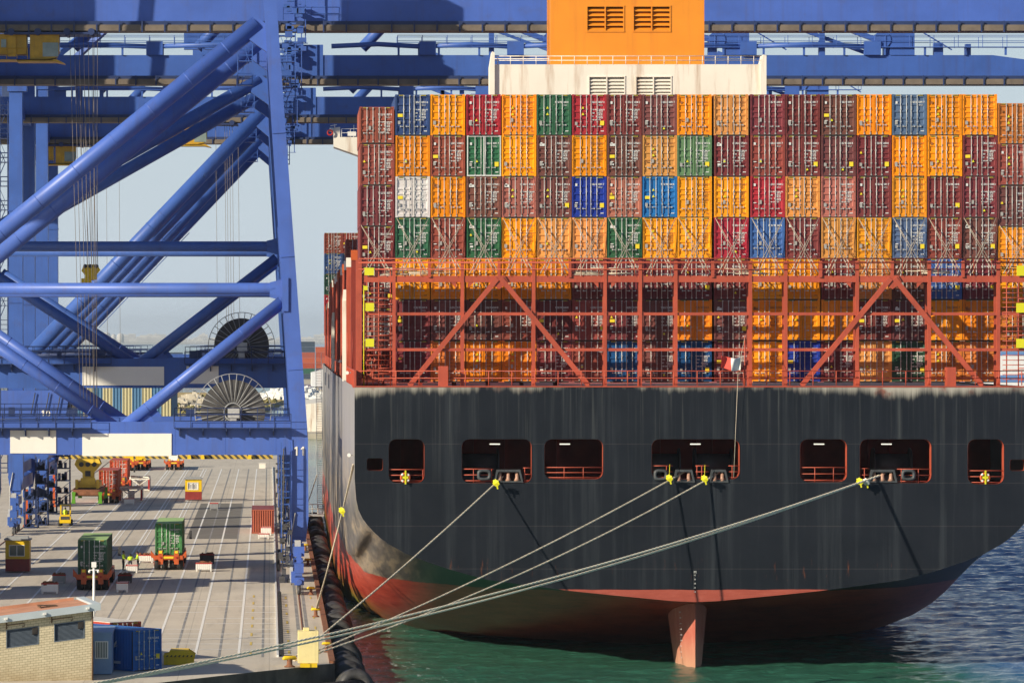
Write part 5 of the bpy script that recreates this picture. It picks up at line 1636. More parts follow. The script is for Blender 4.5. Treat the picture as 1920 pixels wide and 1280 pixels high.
mb = MB(); mb.tube([(2.6, 262.5, 1.0), (6.2, 268.2, .9)], .72, 24, cap=True)
mb.tube([(2.55, 262.45, 1.0), (2.75, 262.75, 1.0)], [.55, .40], 24)
o = mb.build('cylindrical_fender', M['black']); tag(o, 'fat black rubber roller fender at the near corner of the quay', 'fender')

# bollards
def bollard(p, label, s=1.0, rz=0):
    t = empty('bollard', p, rz, label, 'bollard', 'mooring bollards on the quay edge')
    mb = MB()
    mb.tube([(0,0,0),(0,0,.05),(0,0,.12),(0,0,.45),(0,0,.5)], [.42*s,.42*s,.22*s,.20*s,.2*s], 16)
    b_ = mb.build('post', M['rust'], origin=(0,0,0)); b_.parent = t
    mb = MB(); mb.tube([(-.55*s,0,.52), (-.4*s,0,.58), (.4*s,0,.58), (.55*s,0,.52)], [.08*s,.17*s,.17*s,.08*s], 12)
    b_ = mb.build('head', M['yellow'], origin=(0,0,0)); b_.parent = t
bollard(G(543, 1250), 'yellow topped bollard holding the stern ropes at the quay corner', .85, .3)
bollard(G(592, 1156), 'yellow and rust bollard holding the short ropes, beyond the pale block', .65)
bollard(G(583, 1115), 'yellow bollard just past the crane foot', .6)
bollard(G(612, 1222), 'yellow topped bollard between pale block and quay edge', .55)
for k in range(6):
    bollard((3.6, 395+k*28, QZ), f'{ordn[k]} small yellow bollard along the quay edge past the crane foot', .6)
# pale yellow concrete block
t = empty('counterweight_block', G(577, 1250), 0, 'tall pale yellow block standing on the crane rail near the corner', 'block')
y0 = gY(1250); mb = MB()
x0, x1 = gX(558, 1246), gX(597, 1246)
mb.box(x0, x1, y0, y0+1.5, QZ+.25, QZ+2.3); mb.box(x0+.35, x0+.75, y0+.4, y0+1, QZ+2.3, QZ+2.5)
mb.build('block', paint('pale_yellow_paint', (.80, .67, .32), .6, .1, 1, .4, (.45, .36, .18)), t, bevel=.03)
mb = MB(); mb.box(x0+.15, x0+.8, y0-.2, y0+1.4, QZ+.0, QZ+.25); mb.box(x1-.7, x1-.1, y0-.15, y0+1.4, QZ, QZ+.25); mb.build('foot', M['yellow'], t)

# white bins and spreader frames
def bin_(px, py, w_, h_, label, fill=True, mat=None, rz=0, d_=1.1):
    p = G(px, py); t = empty('stillage_bin', p, rz, label, 'bin', 'steel bins standing on the apron')
    mat = mat or M['white']; mb = MB(); hw = w_/2
    mb.box(-hw, hw, 0, .05, .18, h_); mb.box(-hw, hw, d_-.05, d_, .18, h_); mb.box(-hw, -hw+.05, .05, d_-.05, .18, h_); mb.box(hw-.05, hw, .05, d_-.05, .18, h_); mb.box(-hw+.05, hw-.05, .05, d_-.05, .18, .25)
    for k in range(int(w_/.18)): mb.box(-hw+.08+k*.18, -hw+.13+k*.18, -.025, -.001, .22, h_-.05)
    for x in (-hw+.02, hw-.14):
        for yy in (.03, d_-.15): mb.box(x, x+.12, yy, yy+.12, 0, .18)
    o = mb.build('box', mat, origin=(0,0,0)); o.parent = t
    mb = MB(); mb.box(-hw-.03, hw+.03, -.03, .0-.0005, h_-.07, h_+.02); mb.box(-hw-.03, hw+.03, d_+.001, d_+.03, h_-.07, h_+.02); mb.box(-hw-.03, -hw-.001, .0, d_, h_-.07, h_+.02); mb.box(hw+.001, hw+.03, .0, d_, h_-.07, h_+.02)
    o = mb.build('red_rim', M['redpaint'], origin=(0,0,0)); o.parent = t
    if fill:
        mb = MB(); rnd = random.Random(int(px*3+py))
        for k in range(46):
            x, yy = rnd.uniform(-hw+.1, hw-.1), rnd.uniform(.1, d_-.1); s = rnd.uniform(.06, .15); z = h_-.12+rnd.uniform(0, .2)
            mb.prism([(x-s, z-s), (x+s, z-s*.8), (x+s*.7, z+s), (x-s*.6, z+s*.7)], 'y', yy-s, yy+s)
        o = mb.build('twistlocks', M['rust'], origin=(0,0,0)); o.parent = t
bin_(93, 1113, 1.35, .85, 'white bin heaped with rusty twistlocks in front of the left truck')
bin_(110, 1094, 1.1, .75, 'grey bin in shade just behind the white heaped bin', True, M['grey'])
bin_(229, 1110, .95, .8, 'white bin with red rim right of the left green container truck', False)
bin_(234, 1093, 1.2, .7, 'dark grey bin behind the white bin, right of the left truck', True, M['darksteel'])
bin_(273, 1055, 1.35, .75, 'white bin heaped with twistlocks behind the three workers')
bin_(247, 1074, 1.0, .7, 'white bin the workers are leaning over', False)
bin_(382, 1071, 1.45, .75, 'white bin in front of a dark one, right of the right-hand truck')
bin_(388, 1057, 1.35, .9, 'black bin heaped with twistlocks, right of the right-hand truck', True, M['darksteel'])
bin_(401, 956, 1.0, .85, 'small grey bin standing on the far asphalt patch', False, M['grey'])
bin_(494, 1010, 1.15, .55, 'lower white bin at the door end of the red-brown container', False)
o_ = bin_(499, 1003, 1.1, .85, 'upper white frame bin against the red-brown container', False)
def frame_(px0, px1, py, h_, label):
    a, b_ = G(px0, py), G(px1, py); w_ = b_.x-a.x; t = empty('lifting_frame', a, 0, label, 'lifting frame', 'pale lifting frames on the apron'); mb = MB()
    mb0 = mb
    for yy in (0, 6.0):
        for x in (0, w_): mb.bar((x, yy, 0), (x, yy, h_), .18)
        for z in (.15, h_-.1): mb.bar((0, yy, z), (w_, yy, z), .14, .16)
        mb.bar((0, yy, h_), (w_/2, yy, h_*.45), .12); mb.bar((w_, yy, h_), (w_/2, yy, h_*.45), .12)
    for x in (0, w_):
        mb.bar((x, 0, h_-.05), (x, 6, h_-.05), .16); mb.bar((x, 0, .2), (x, 6, .2), .2)
    mb.bar((0, .1, h_+.1), (w_, 5.9, h_+.1), .14); mb.bar((w_, .1, h_+.12), (0, 5.9, h_+.12), .14)
    mb.box(w_*.35, w_*.65, 2.4, 3.6, .3, h_*.75)
    o = mb.build('frame', M['cream'], origin=(0,0,0)); o.parent = t
    mb = MB(); 
    for x in (0, w_): mb.box(x-.11, x+.11, -.12, -.095, .2, h_-.2)
    o = mb.build('red_stripe', M['redpaint'], origin=(0,0,0)); o.parent = t
frame_(225, 265, 941, 1.8, 'nearer pale lifting frame with red posts behind the spreader')
frame_(244, 279, 920, 1.75, 'farther pale lifting frame right of the first')
bin_(242, 946, 1.25, .8, 'small white bin in front of the pale lifting frames', False)

# checker booths
def booth(px0, px1, py, h_, label, writing=None, lit=True):
    a, b_ = G(px0, py), G(px1, py); w_ = b_.x-a.x; t = empty('checker_booth', a, 0, label, 'booth', 'yellow and red booths on the apron')
    hr = h_*.42; d_ = 2.4
    mb = MB(); mb.box(0, w_, 0, d_, .1, hr); o = mb.build('base', paint('dark_red_panel', (.26, .035, .03), .5, .15, 2, .5, (.12, .02, .02)), origin=(0,0,0)); o.parent = t
    mb = MB(); xa, xb, za, zb = w_*.18, w_*.78, hr+(h_-hr)*.18, hr+(h_-hr)*.72
    mb.box(0, w_, .002, .08, hr, za); mb.box(0, w_, .002, .08, zb, h_); mb.box(0, xa, .002, .08, za, zb); mb.box(xb, w_, .002, .08, za, zb)
    mb.box(0, .08, .08, d_, hr, h_); mb.box(w_-.08, w_, .08, d_, hr, h_); mb.box(.08, w_-.08, d_-.08, d_, hr, h_)
    o = mb.build('cabin', M['yellow'], origin=(0,0,0)); o.parent = t
    mb = MB(); mb.box(xa, xb, .03, .05, za, zb); o = mb.build('window', M['white'] if writing else M['glass'], origin=(0,0,0)); o.parent = t
    mb = MB()
    for (q0, q1, q2, q3) in ((xa-.06, xb+.06, za-.06, za), (xa-.06, xb+.06, zb, zb+.06), (xa-.06, xa, za, zb), (xb, xb+.06, za, zb), ((xa+xb)/2-.03, (xa+xb)/2+.03, za, zb)):
        mb.box(q0, q1, -.03, .06, q2, q3)
    w2 = mb.build('window_frame', M['white'], origin=(0,0,0)); w2.parent = o
    if writing:
        mb = MB()
        for k in range(5): mb.box(xa+.1+k*(xb-xa)*.17, xa+.16+k*(xb-xa)*.17, .0, .028, za+.1, zb-.1-(k % 2)*.1)
        w3 = mb.build('window_bar', M['darksteel'], origin=(0,0,0)); w3.parent = o
    mb = MB(); mb.box(-.12, w_+.12, -.15, d_+.1, h_, h_+.12); mb.box(.1, w_-.1, .3, 1.2, h_+.12, h_+.34)
    mb.tube([(w_*.35, .8, h_), (w_*.35, .8, h_+1.1)], .02, 4); o = mb.build('roof', M['grey'], origin=(0,0,0)); o.parent = t
booth(347, 378, 938, 2.75, 'sunlit yellow and red checker booth in the middle of the apron', True)
booth(10, 55, 1073, 2.9, 'yellow and red checker booth in shade at the left edge', False)

# the three dock workers
def person(px, py, lean, label, armx, dark, turn):
    p = G(px, py); h = 1.76; t = empty('person', p, turn, label, 'person')
    bm_v, edges, rad = [], [], []
    def vtx(x, y, z, r): bm_v.append((x, y, z)); rad.append(r); return len(bm_v)-1
    def dx(z): return math.sin(lean)*max(0, z-.92)
    def dz(z): return .92+math.cos(lean)*(z-.92) if z > .92 else z
    def Pt(x, y, z, r): return vtx(x, y-dx(z), dz(z), r)
    pel = Pt(0, 0, .95, .14)
    ch1 = Pt(0, 0, 1.15, .13); ch2 = Pt(0, 0, 1.36, .16); nk = Pt(0, 0, 1.50, .065); hd0 = Pt(0, -.01, 1.58, .085); hd1 = Pt(0, -.02, 1.70, .09)
    edges += [(pel, ch1), (ch1, ch2), (ch2, nk), (nk, hd0), (hd0, hd1)]
    for s in (-1, 1):
        hip = vtx(s*.10, 0, .88, .10); kn = vtx(s*.12, -.04, .48, .065); an = vtx(s*.12, .02, .09, .045); to = vtx(s*.13, -.14, .04, .04)
        edges += [(pel, hip), (hip, kn), (kn, an), (an, to)]
        sh = Pt(s*.19, 0, 1.42, .07); el = Pt(s*.24+armx*.05, -.10, 1.14, .048); wr = Pt(s*.17+armx*.16, -.32, 1.02, .035); ha = Pt(s*.15+armx*.18, -.40, 1.0, .042)
        edges += [(ch2, sh), (sh, el), (el, wr), (wr, ha)]
        for f_ in range(4):
            fa = Pt(s*.15+armx*.18+(f_-1.5)*.022, -.46, .985, .011); fb = Pt(s*.15+armx*.18+(f_-1.5)*.024, -.49, .96, .009); edges += [(ha, fa), (fa, fb)]
        th = Pt(s*.15+armx*.18-s*.05, -.42, .99, .011); edges += [(ha, th)]
    me = bpy.data.meshes.new('body'); me.from_pydata(bm_v, edges, [])
    o = bpy.data.objects.new('body', me); COL.objects.link(o); o.parent = t
    sk = o.modifiers.new('skin', 'SKIN'); sk.use_smooth_shade = True
    for i, r in enumerate(rad): me.skin_vertices[0].data[i].radius = (r, r*.8 if .1 < r < .17 else r)
    me.skin_vertices[0].data[0].use_root = True
    sb = o.modifiers.new('sub', 'SUBSURF'); sb.levels = 1; sb.render_levels = 1
    dg = bpy.context.evaluated_depsgraph_get()
    me2 = bpy.data.meshes.new_from_object(o.evaluated_get(dg)); o.modifiers.clear(); o.data = me2
    for m in (M['cloth_dark'], M['vest'], M['skin'], M['hair']): me2.materials.append(m)
    cl, sl = math.cos(lean), math.sin(lean)
    for p_ in me2.polygons:
        c = p_.center; zz = c.z if c.z < .92 else .92+((c.z-.92)*cl - c.y*sl) ; yy = c.y + (sl*(zz-.92) if zz > .92 else 0)
        if zz > 1.50: p_.material_index = 3 if (zz > 1.68 or yy > .02) else 2
        elif zz > .98 and abs(c.x) < .30: p_.material_index = 1 if zz > 1.0 else 0
        elif zz > .95: p_.material_index = 2
        if c.y < -.24 and zz < 1.1 and zz > .6: p_.material_index = 2
        if lean > .5 and c.z < .5: p_.material_index = 2
    for p_ in me2.polygons: p_.use_smooth = True
    # face and hair
    hx = Vector((0, -.02-dx(1.64), dz(1.64)))
    mb = MB(); d_ = Vector((0, -cl*.0-1, -sl)).normalized()
    mb.tube([hx+Vector((0, .03, .05)), hx+Vector((0, .0, .10)), hx+Vector((0, -.02, .135))], [.112, .10, .05], 12); mb.tube([hx+Vector((0,.06,.05)), hx+Vector((0,.08,-.03))], [.09, .06], 10)
    q = mb.build('hair', M['hair'], origin=(0,0,0)); q.parent = t
    mb = MB(); mb.tube([hx+Vector((0,-.09,.0)), hx+Vector((0,-.135,-.03))], [.012,.018], 6)
    for s in (-1, 1): mb.tube([hx+Vector((s*.095,-.0,-.02)), hx+Vector((s*.11,.02,.03))], [.015,.02], 6)
    q = mb.build('nose_and_ears', M['skin'], origin=(0,0,0)); q.parent = t
    mb = MB()
    for s in (-1, 1): mb.tube([hx+Vector((s*.035,-.09,.02)), hx+Vector((s*.035,-.10,.02))], .012, 6)
    mb.box(-.03, .03, hx.y-.105, hx.y-.085, hx.z-.065, hx.z-.052)
    q = mb.build('eyes_and_mouth', M['hair'], origin=(0,0,0)); q.parent = t
person(231, 1069, .04, 'worker in lime vest and dark trousers standing upright at the left', .3, 0, 1.2)
person(244, 1071, .85, 'worker in lime vest bending over the white bin in the middle', 0, 0, 3.1)
person(259, 1070, .12, 'worker in lime vest at the right of the bin, arms down to it', -.6, 0, -1.4)

# terminal trucks
def wheel_at(par, x, y, r=.52, w_=.55):
    mb = MB(); mb.tube([(x-w_/2, y, QZ+r+.02), (x-w_/2+.05, y, QZ+r+.02), (x+w_/2-.05, y, QZ+r+.02), (x+w_/2, y, QZ+r+.02)], [r*.9, r, r, r*.9], 20)
    mb.torus((x, y, QZ+r+.02), (1,0,0), r*.84, r*.12, 20, 6)
    o = mb.build('wheel', M['black'], par)
    mb = MB(); mb.tube([(x-w_/2-.03, y, QZ+r+.02), (x+w_/2+.03, y, QZ+r+.02)], r*.45, 12); mb.build('rim', M['orange'], o)
def truck(x, y, label, load=None, loadlabel='', cabcol=None, L=13.2):
    t = empty('terminal_truck', (x, y, QZ), 0, label, 'truck', 'orange terminal trucks')
    mb = MB(); zb = QZ+1.05
    for s in (-1, 1):
        mb.bar((x+s*.55, y, zb), (x+s*.55, y+L, zb), .22, .45)
    for k in range(6): mb.bar((x-1.2, y+.15+k*2.4, zb), (x+1.2, y+.15+k*2.4, zb), .2, .28, up=Vector((0,0,1)))
    for s in (-1, 1):
        mb.bar((x+s*1.28, y+.05, zb), (x+s*1.28, y+L, zb), .14, .3)
        mb.prism([(x+s*1.15, zb-.1), (x+s*1.62, zb+.15), (x+s*1.62, zb+.75), (x+s*1.30, zb+.35)], 'y', y, y+.5)
        mb.bar((x+s*.72, y-.05, QZ+.55), (x+s*.72, y-.05, zb+.75), .42, .22, up=Vector((0,1,0)))
    mb.box(x-1.3, x+1.3, y-.1, y+.12, zb-.05, zb+.3)
    o = mb.build('chassis', M['orange'], t)
    mb = MB(); mb.box(x-.45, x+.45, y-.13, y-.105, zb+.03, zb+.2); mb.box(x-.86, x-.58, y-.2, y-.165, zb+.5, zb+.72); mb.box(x+.58, x+.86, y-.2, y-.165, zb+.5, zb+.72)
    mb.build('marker_panel', M['stickyellow'], o)
    mb = MB()
    for s in (-1, 1): mb.tube([(x+s*.72, y-.22, zb+.12), (x+s*.72, y-.15, zb+.12)], .1, 10)
    mb.build('tail_lamp', M['redpaint'], o)
    for yy in (y+.9, y+2.2):
        for xx in (x-1.05, x-.38, x+.38, x+1.05): wheel_at(t, xx, yy)
    for xx in (x-1.05, x+1.05): wheel_at(t, xx, y+L-1.5); wheel_at(t, xx, y+L+1.8)
    yc = y+L+.2
    mb = MB(); mb.box(x-1.25, x+1.25, yc, yc+3.6, QZ+.7, QZ+1.25); mb.prism([(yc+1.2, QZ+1.25), (yc+3.5, QZ+1.25), (yc+3.3, QZ+2.9), (yc+1.2, QZ+3.0)], 'x', x-1.2, x+.3)
    c = mb.build('cab', cabcol or M['orange'], t)
    mb = MB(); mb.box(x-1.0, x+.1, yc+1.15, yc+1.19, QZ+2.0, QZ+2.8); mb.build('rear_window', M['glass'], c)
    mb = MB(); mb.tube([(x+.3, yc+2.6, QZ+2.6), (x+1.75, yc+2.6, QZ+2.6)], .03, 5); mb.box(x+1.6, x+1.85, yc+2.5, yc+2.6, QZ+2.1, QZ+2.9); mb.build('mirror', M['darksteel'], c)
    if load:
        return put2(load, x, y+.35, zb+.28, loadlabel)
def put2(col, x, y, z, label, h=HC, rz=0, **k):
    r = put(col, h, x, y, z, rz, label, 'containers on the quay', **k)
    return r
def load_truck(px, Y, tl, col, cl, cab=None, **k):
    x = sY(px, Y); truck(x, Y, tl, None, '', cab)
    if col: return put2(col, x, Y+.35, QZ+1.35, cl, **k)
CC['H'] = ('dark green', (.035, .11, .05)); CC['Q'] = ('bright green', (.06, .21, .07)); CC['Y'] = ('orange-red', (.50, .085, .035)); CC['K'] = ('deep blue', (.024, .13, .36))
load_truck(173, 355.5, 'orange terminal truck nearest the camera, left of the three workers', 'H', 'green container with white code marks on the left orange truck', lay=1, var=1)
def roof_sheet():
    mb = MB(); mb.box(-1.2, 1.2, .05, 12.1, HC-.018, HC+.012); o = mb.build('roof_sheet', paint('pale_roof_green', (.36, .55, .22), .7, .12, 1), origin=(0,0,0)); o.parent = placed[-1]  # roof given a paler green than the sides
roof_sheet()
load_truck(316, 387, 'orange terminal truck to the right of the three workers', 'Q', 'bright green container with silver lock bars on the right orange truck', lay=0, var=4)
roof_sheet()
load_truck(203, 545, 'orange terminal truck behind the yellow spreader under a red container', 'Y', 'orange-red container on the truck just right of the spreader', lay=0, var=0)
load_truck(222, 590, 'orange terminal truck half hidden behind the first red container', 'Y', 'orange-red container half hidden behind another red one', lay=0)
load_truck(241, 680, 'empty orange terminal truck seen from behind, left of a pair', None, '', M['yellow'])
load_truck(263, 684, 'empty orange terminal truck seen from behind, right of a pair', None, '', M['yellow'])
load_truck(326, 684, 'empty orange terminal truck with white cab, standing alone to the right', None, '', M['white'])

# red-brown container with its front wall toward the camera, beside the crane foot
Yc_ = gY(1000)
r = put2('B', sY(493, Yc_), Yc_+12.19, QZ+.02, 'red-brown container, corrugated end toward the camera, beside the white bins', h=STD, rz=math.pi, plain=True)
mb = MB()
hw = 1.219
for k in range(9): 
    x = -hw+.16+k*.245
    mb.prism([(x, 12.19), (x+.05, 12.26), (x+.13, 12.26), (x+.18, 12.19)], 'z', .16, STD-.1)
mb.box(-hw, hw, 12.19, 12.24, .0, .15); mb.box(-hw, hw, 12.19, 12.24, STD-.1, STD)
o = mb.build('end_wall', M['cont'], origin=(0,0,0)); o.parent = r; o.color = (.36, .10, .06, 1)

# blue containers beside the brick building
Yk = gY(1257)
k1 = put2('K', sY(276, Yk), Yk+.3, QZ+.02, 'blue container with white bird mark, beside the brick building', h=STD, rz=R(43), lay=1, var=2)
# white bird emblem on its left side
mb = MB()
bird = [(0,0),(.25,.08),(.55,.30),(.85,.62),(.80,.25),(.62,.02),(.95,.10),(.55,-.12),(.2,-.1)]
mb.prism([(2.2-b_[0]*.75, 1.5+b_[1]*.6) for b_ in bird], 'x', -hw-.03, -hw-.005)
mb.box(-hw-.03, -hw-.005, 1.2, 2.3, .42, .50); mb.box(-hw-.03, -hw-.005, 1.2, 1.9, .52, .58)
o = mb.build('bird_mark', M['stickwhite'], origin=(0,0,0)); o.parent = k1
# pale blue site cabin
t = empty('site_cabin', (sY(180, 266), 266, QZ), 0, 'pale blue cabin with a barred window between brick building and blue container', 'cabin')
cabm = paint('pale_blue_cabin', (.22, .34, .54), .5, .08, 1)
x0, x1, y0 = sY(166, 266), sY(209, 266), 266.0
mb = MB(); mb.box(x0, x1, y0, y0+6, QZ+.05, QZ+2.55); mb.box(x0-.05, x1+.05, y0-.06, y0+6.05, QZ+2.55, QZ+2.68)
mb.build('cabin_wall', cabm, t)
mb = MB(); xa, xb, za, zb = sY(180, 266), sY(201, 266), sZ(1232, 266), sZ(1203, 266)
mb.box(xa, xb, y0-.03, y0-.01, za, zb); wn = mb.build('window', M['glass'], t)
mb = MB()
for k in range(8): mb.box(xa+k*(xb-xa)/7-.02, xa+k*(xb-xa)/7+.02, y0-.10, y0-.06, za, zb)
for (a, b_, c, d) in ((xa-.07, xb+.07, za-.07, za), (xa-.07, xb+.07, zb, zb+.07), (xa-.07, xa, za, zb), (xb, xb+.07, za, zb)): mb.box(a, b_, y0-.08, y0-.005, c, d)
mb.build('window_bar', M['white'], wn)
# orange container with pale roof behind
put2('Y', sY(236, 277), 276.5, QZ+.02, 'orange-red container with pale roof behind the blue ones', h=STD, rz=R(35), plain=True)
mb = MB(); mb.box(-1.2, 1.2, .05, 12.1, STD, STD+.03); o = mb.build('roof_sheet', M['cream'], origin=(0,0,0)); o.parent = placed[-1]
# yellow tipping skip
p = G(336, 1246); t = empty('yellow_skip', p, 0, 'yellow steel skip frame lying beside the blue container', 'skip')
mb = MB()
for yy in (0, 1.5):
    mb.prism([(-1.0, .0), (.9, .0), (1.05, .65), (.6, .95), (-.55, .95), (-.7, .7), (-1.0, .65)], 'y', yy, yy+.08)
mb.box(-1.0, 1.0, .08, 1.5, .0, .1); mb.box(-.55, .6, .08, 1.5, .88, .94)
for x in (-.8, -.2, .4, .85): mb.box(x, x+.1, -.06, -.001, .02, .65)
mb.box(-1.02, 1.04, -.08, -.001, .5, .64)
o = mb.build('skip_body', M['yellow'], origin=(0,0,0)); o.parent = t
mb = MB()
for k in range(7): mb.prism([(-.85+k*.26, .52), (-.75+k*.26, .52), (-.68+k*.26, .62), (-.78+k*.26, .62)], 'y', -.10, -.081)
o = mb.build('black_stripe', M['castdark'], origin=(0,0,0)); o.parent = t

# block-walled building in the corner; roofline and courses rise gently to the right
bl = empty('brick_building', (sY(175, 262), 262, QZ), R(11), 'cream block building with louvred windows and orange flat roof in the corner', 'building')
L_, H_, D_, SH = 9.0, 4.3, 6.5, .115
def bpart(mb, name, mats, parent=None, many=False):
    mb.v = [(x, y, z + SH*x) for x, y, z in mb.v]
    out = mb.each(name, mats, origin=(0,0,0)) if many else [mb.build(name, mats, origin=(0,0,0))]
    for o in out: o.parent = parent or bl
    return out[0]
mbk, ntk, bk = newmat('cream_block_wall')
br = ntk.nodes.new('ShaderNodeTexBrick'); br.inputs['Scale'].default_value = 1; br.inputs['Brick Width'].default_value = .34; br.inputs['Row Height'].default_value = .152
br.inputs['Mortar Size'].default_value = .011; br.inputs['Mortar Smooth'].default_value = .3; br.inputs['Color1'].default_value = (.66, .58, .40, 1); br.inputs['Color2'].default_value = (.56, .49, .33, 1); br.inputs['Mortar'].default_value = (.20, .16, .10, 1)
cv = ntk.nodes.new('ShaderNodeTexCoord'); sp2 = ntk.nodes.new('ShaderNodeSeparateXYZ'); cb2 = ntk.nodes.new('ShaderNodeCombineXYZ')
ntk.links.new(cv.outputs['Object'], sp2.inputs[0]); ad2 = nd(ntk, 'ShaderNodeMath', operation='ADD'); ntk.links.new(sp2.outputs[0], ad2.inputs[0]); ntk.links.new(sp2.outputs[1], ad2.inputs[1])
zz2 = nd(ntk, 'ShaderNodeMath', operation='MULTIPLY_ADD'); ntk.links.new(sp2.outputs[0], zz2.inputs[0]); zz2.inputs[1].default_value = -SH; ntk.links.new(sp2.outputs[2], zz2.inputs[2])
ntk.links.new(ad2.outputs[0], cb2.inputs[0]); ntk.links.new(zz2.outputs[0], cb2.inputs[1]); ntk.links.new(cb2.outputs[0], br.inputs['Vector'])
nn_ = noise(ntk, cv.outputs['Object'], .5, 6, .65); f = ramp(ntk, nn_, [(.45, (0,0,0)), (.75, (.35,)*3)])
ck = mix(ntk, f, br.outputs['Color'], (.40, .33, .20))
mrk = nd(ntk, 'ShaderNodeMapRange'); ntk.links.new(sp2.outputs[2], mrk.inputs[0]); mrk.inputs[1].default_value = 1.2; mrk.inputs[2].default_value = .0; mrk.inputs[4].default_value = .9
ck = mix(ntk, mix(ntk, 1.0, mrk.outputs[0], nn_, 'MULTIPLY'), ck, (.26, .17, .07))
ntk.links.new(ck, bk.inputs['Base Color']); bk.inputs['Roughness'].default_value = .9
hsc = [(-2.45, -.55, 2.66, 3.78), (-5.42, -3.40, 2.66, 3.78)]
zlo, zhi = 2.66, 3.78
mb = MB(); mb.box(-L_, 0, 0, .2, -.3, zlo); mb.box(-L_, 0, 0, .2, zhi, H_)
xs_ = [-L_] + sum([[a, b_] for a, b_, _, _ in hsc[::-1]], []) + [0]
for k in range(0, len(xs_), 2): mb.box(xs_[k], xs_[k+1], 0, .2, zlo, zhi)
mb.box(-.2, 0, .2, D_, -.3, H_); mb.box(-L_, -.2, D_-.2, D_, -.3, H_)
bpart(mb, 'wall', mbk)
for a, b_, c, d in hsc:
    mb = MB(); k_ = c+.04
    while k_ < d-.05: mb.prism([(.05, k_), (.12, k_+.05), (.14, k_+.05), (.07, k_)], 'x', a+.05, b_-.05); k_ += .075
    mb.box(a+.05, b_-.05, .15, .17, c+.04, d-.04)
    o = bpart(mb, 'louvred_window', M['louvre'])
    mb = MB()
    for q in ((a, b_, c, c+.05), (a, b_, d-.05, d), (a, a+.05, c+.05, d-.05), (b_-.05, b_, c+.05, d-.05)): mb.box(q[0], q[1], .0-.02, .1, q[2], q[3])
    bpart(mb, 'frame', M['louvre'], o)
    mb = MB(); mb.box(b_-.40, b_-.06, -.04, .06, d-.48, d-.08); mb.tube([(b_-.23, -.05, d-.28), (b_-.23, .0, d-.28)], .13, 14)
    bpart(mb, 'fan_grille', M['castdark'], o)
mb = MB(); mb.box(-L_-.4, .40, -.45, -.05, H_, H_+.42); mb.box(-.05, .40, -.05, D_+.3, H_, H_+.42)
fa = bpart(mb, 'fascia', M['fascia'])
mb = MB(); mb.box(-L_-.4, -.05, -.05, D_, H_, H_+.30); rf = bpart(mb, 'roof', M['roofslab'])
mb = MB(); mb.box(-L_, -.3, D_-.25, D_, H_+.302, H_+.46); bpart(mb, 'kerb', M['roofslab'], rf)
mb = MB()
for x in (-.42, -3.1, -5.5):
    mb.cut().box(x-.10, x+.10, -.58, -.455, H_+.16, H_+.28); mb.box(x-.03, x+.03, -.52, -.455, H_+.1, H_+.16)
bpart(mb, 'flood_lamp', M['white'], fa, True)
mb = MB()
for a, b_ in ((-2.6, -1.3), (-5.4, -4.3)):
    mb.cut(); mb.tube([(a, -.07, H_-.23), (b_, -.07, H_-.23), (b_, -.07, H_-.42), (b_-.12, -.07, H_-.42)], .025, 5); mb.box(a-.03, a+.03, -.1, -.02, H_-.45, H_-.05)
mb.cut().tube([(-.06, -.06, 0), (-.06, -.06, H_)], .05, 6)
bpart(mb, 'conduit', M['wood'], None, True)
t = empty('pallet', (sY(89, 265), 265.0, QZ+H_+.36-.35), R(11), 'old wooden pallet lying on the orange roof', 'pallet')
mb = MB()
for k in range(6): mb.box(-.6, .6, -.5+k*.19, -.38+k*.19, .10, .13)
for x in (-.55, 0, .5): mb.box(x, x+.08, -.5, .57, .0, .10)
o = mb.build('boards', M['wood'], origin=(0,0,0)); o.parent = t

# white pole with camera box
p = Vector((gX(176, 1140), 0, 0)); yy = 292
t = empty('camera_pole', (sY(176, yy), yy, QZ), 0, 'slim white pole with camera boxes rising before the left truck', 'pole'); x = sY(176, yy)
mb = MB(); mb.tube([(x, yy, QZ), (x, yy, sZ(1064, yy))], [.10, .085], 12); mb.bar((x-.35, yy, sZ(1068, yy)), (x+.35, yy, sZ(1068, yy)), .06); mb.build('post', M['white'], t)
mb = MB(); mb.box(x-.16, x+.17, yy-.15, yy+.15, sZ(1063, yy), sZ(1053, yy)); mb.build('camera_box', M['white'], t)
for s in (-1, 1):
    mb = MB(); mb.tube([(x+s*.3, yy-.1, sZ(1069, yy)), (x+s*.3, yy-.12, sZ(1073, yy))], [.09, .06], 10); mb.build('camera', M['white'], t)

# forklift
Yk = gY(986); x = sY(122, Yk)
t = empty('forklift', (x, Yk, QZ), 0, 'yellow and black forklift seen from behind beside the crane feet', 'forklift')
mb = MB(); mb.prism([(-.62, .35), (.62, .35), (.66, 1.0), (.5, 1.3), (-.5, 1.3), (-.66, 1.0)], 'y', 0, 1.0); mb.box(-.6, .6, 1.0, 2.2, .35, .9)
for sx_ in (-.58, .5): 
    mb.box(sx_, sx_+.08, .15, .23, 1.3, 2.35); mb.box(sx_, sx_+.08, 1.7, 1.78, .9, 2.35)
mb.box(-.62, .62, .1, 1.85, 2.35, 2.42)
o = mb.build('body', M['yellow'], origin=(0,0,0)); o.parent = t
mb = MB(); mb.box(-.5, .5, -.03, -.005, .75, 1.1); mb.box(-.5, -.38, 2.3, 2.42, .1, 2.9); mb.box(.38, .5, 2.3, 2.42, .1, 2.9); mb.box(-.5, .5, 2.32, 2.4, 2.75, 2.85); mb.box(-.35, .35, .9, 1.3, .95, 1.7)
o = mb.build('mast', M['darksteel'], origin=(0,0,0)); o.parent = t
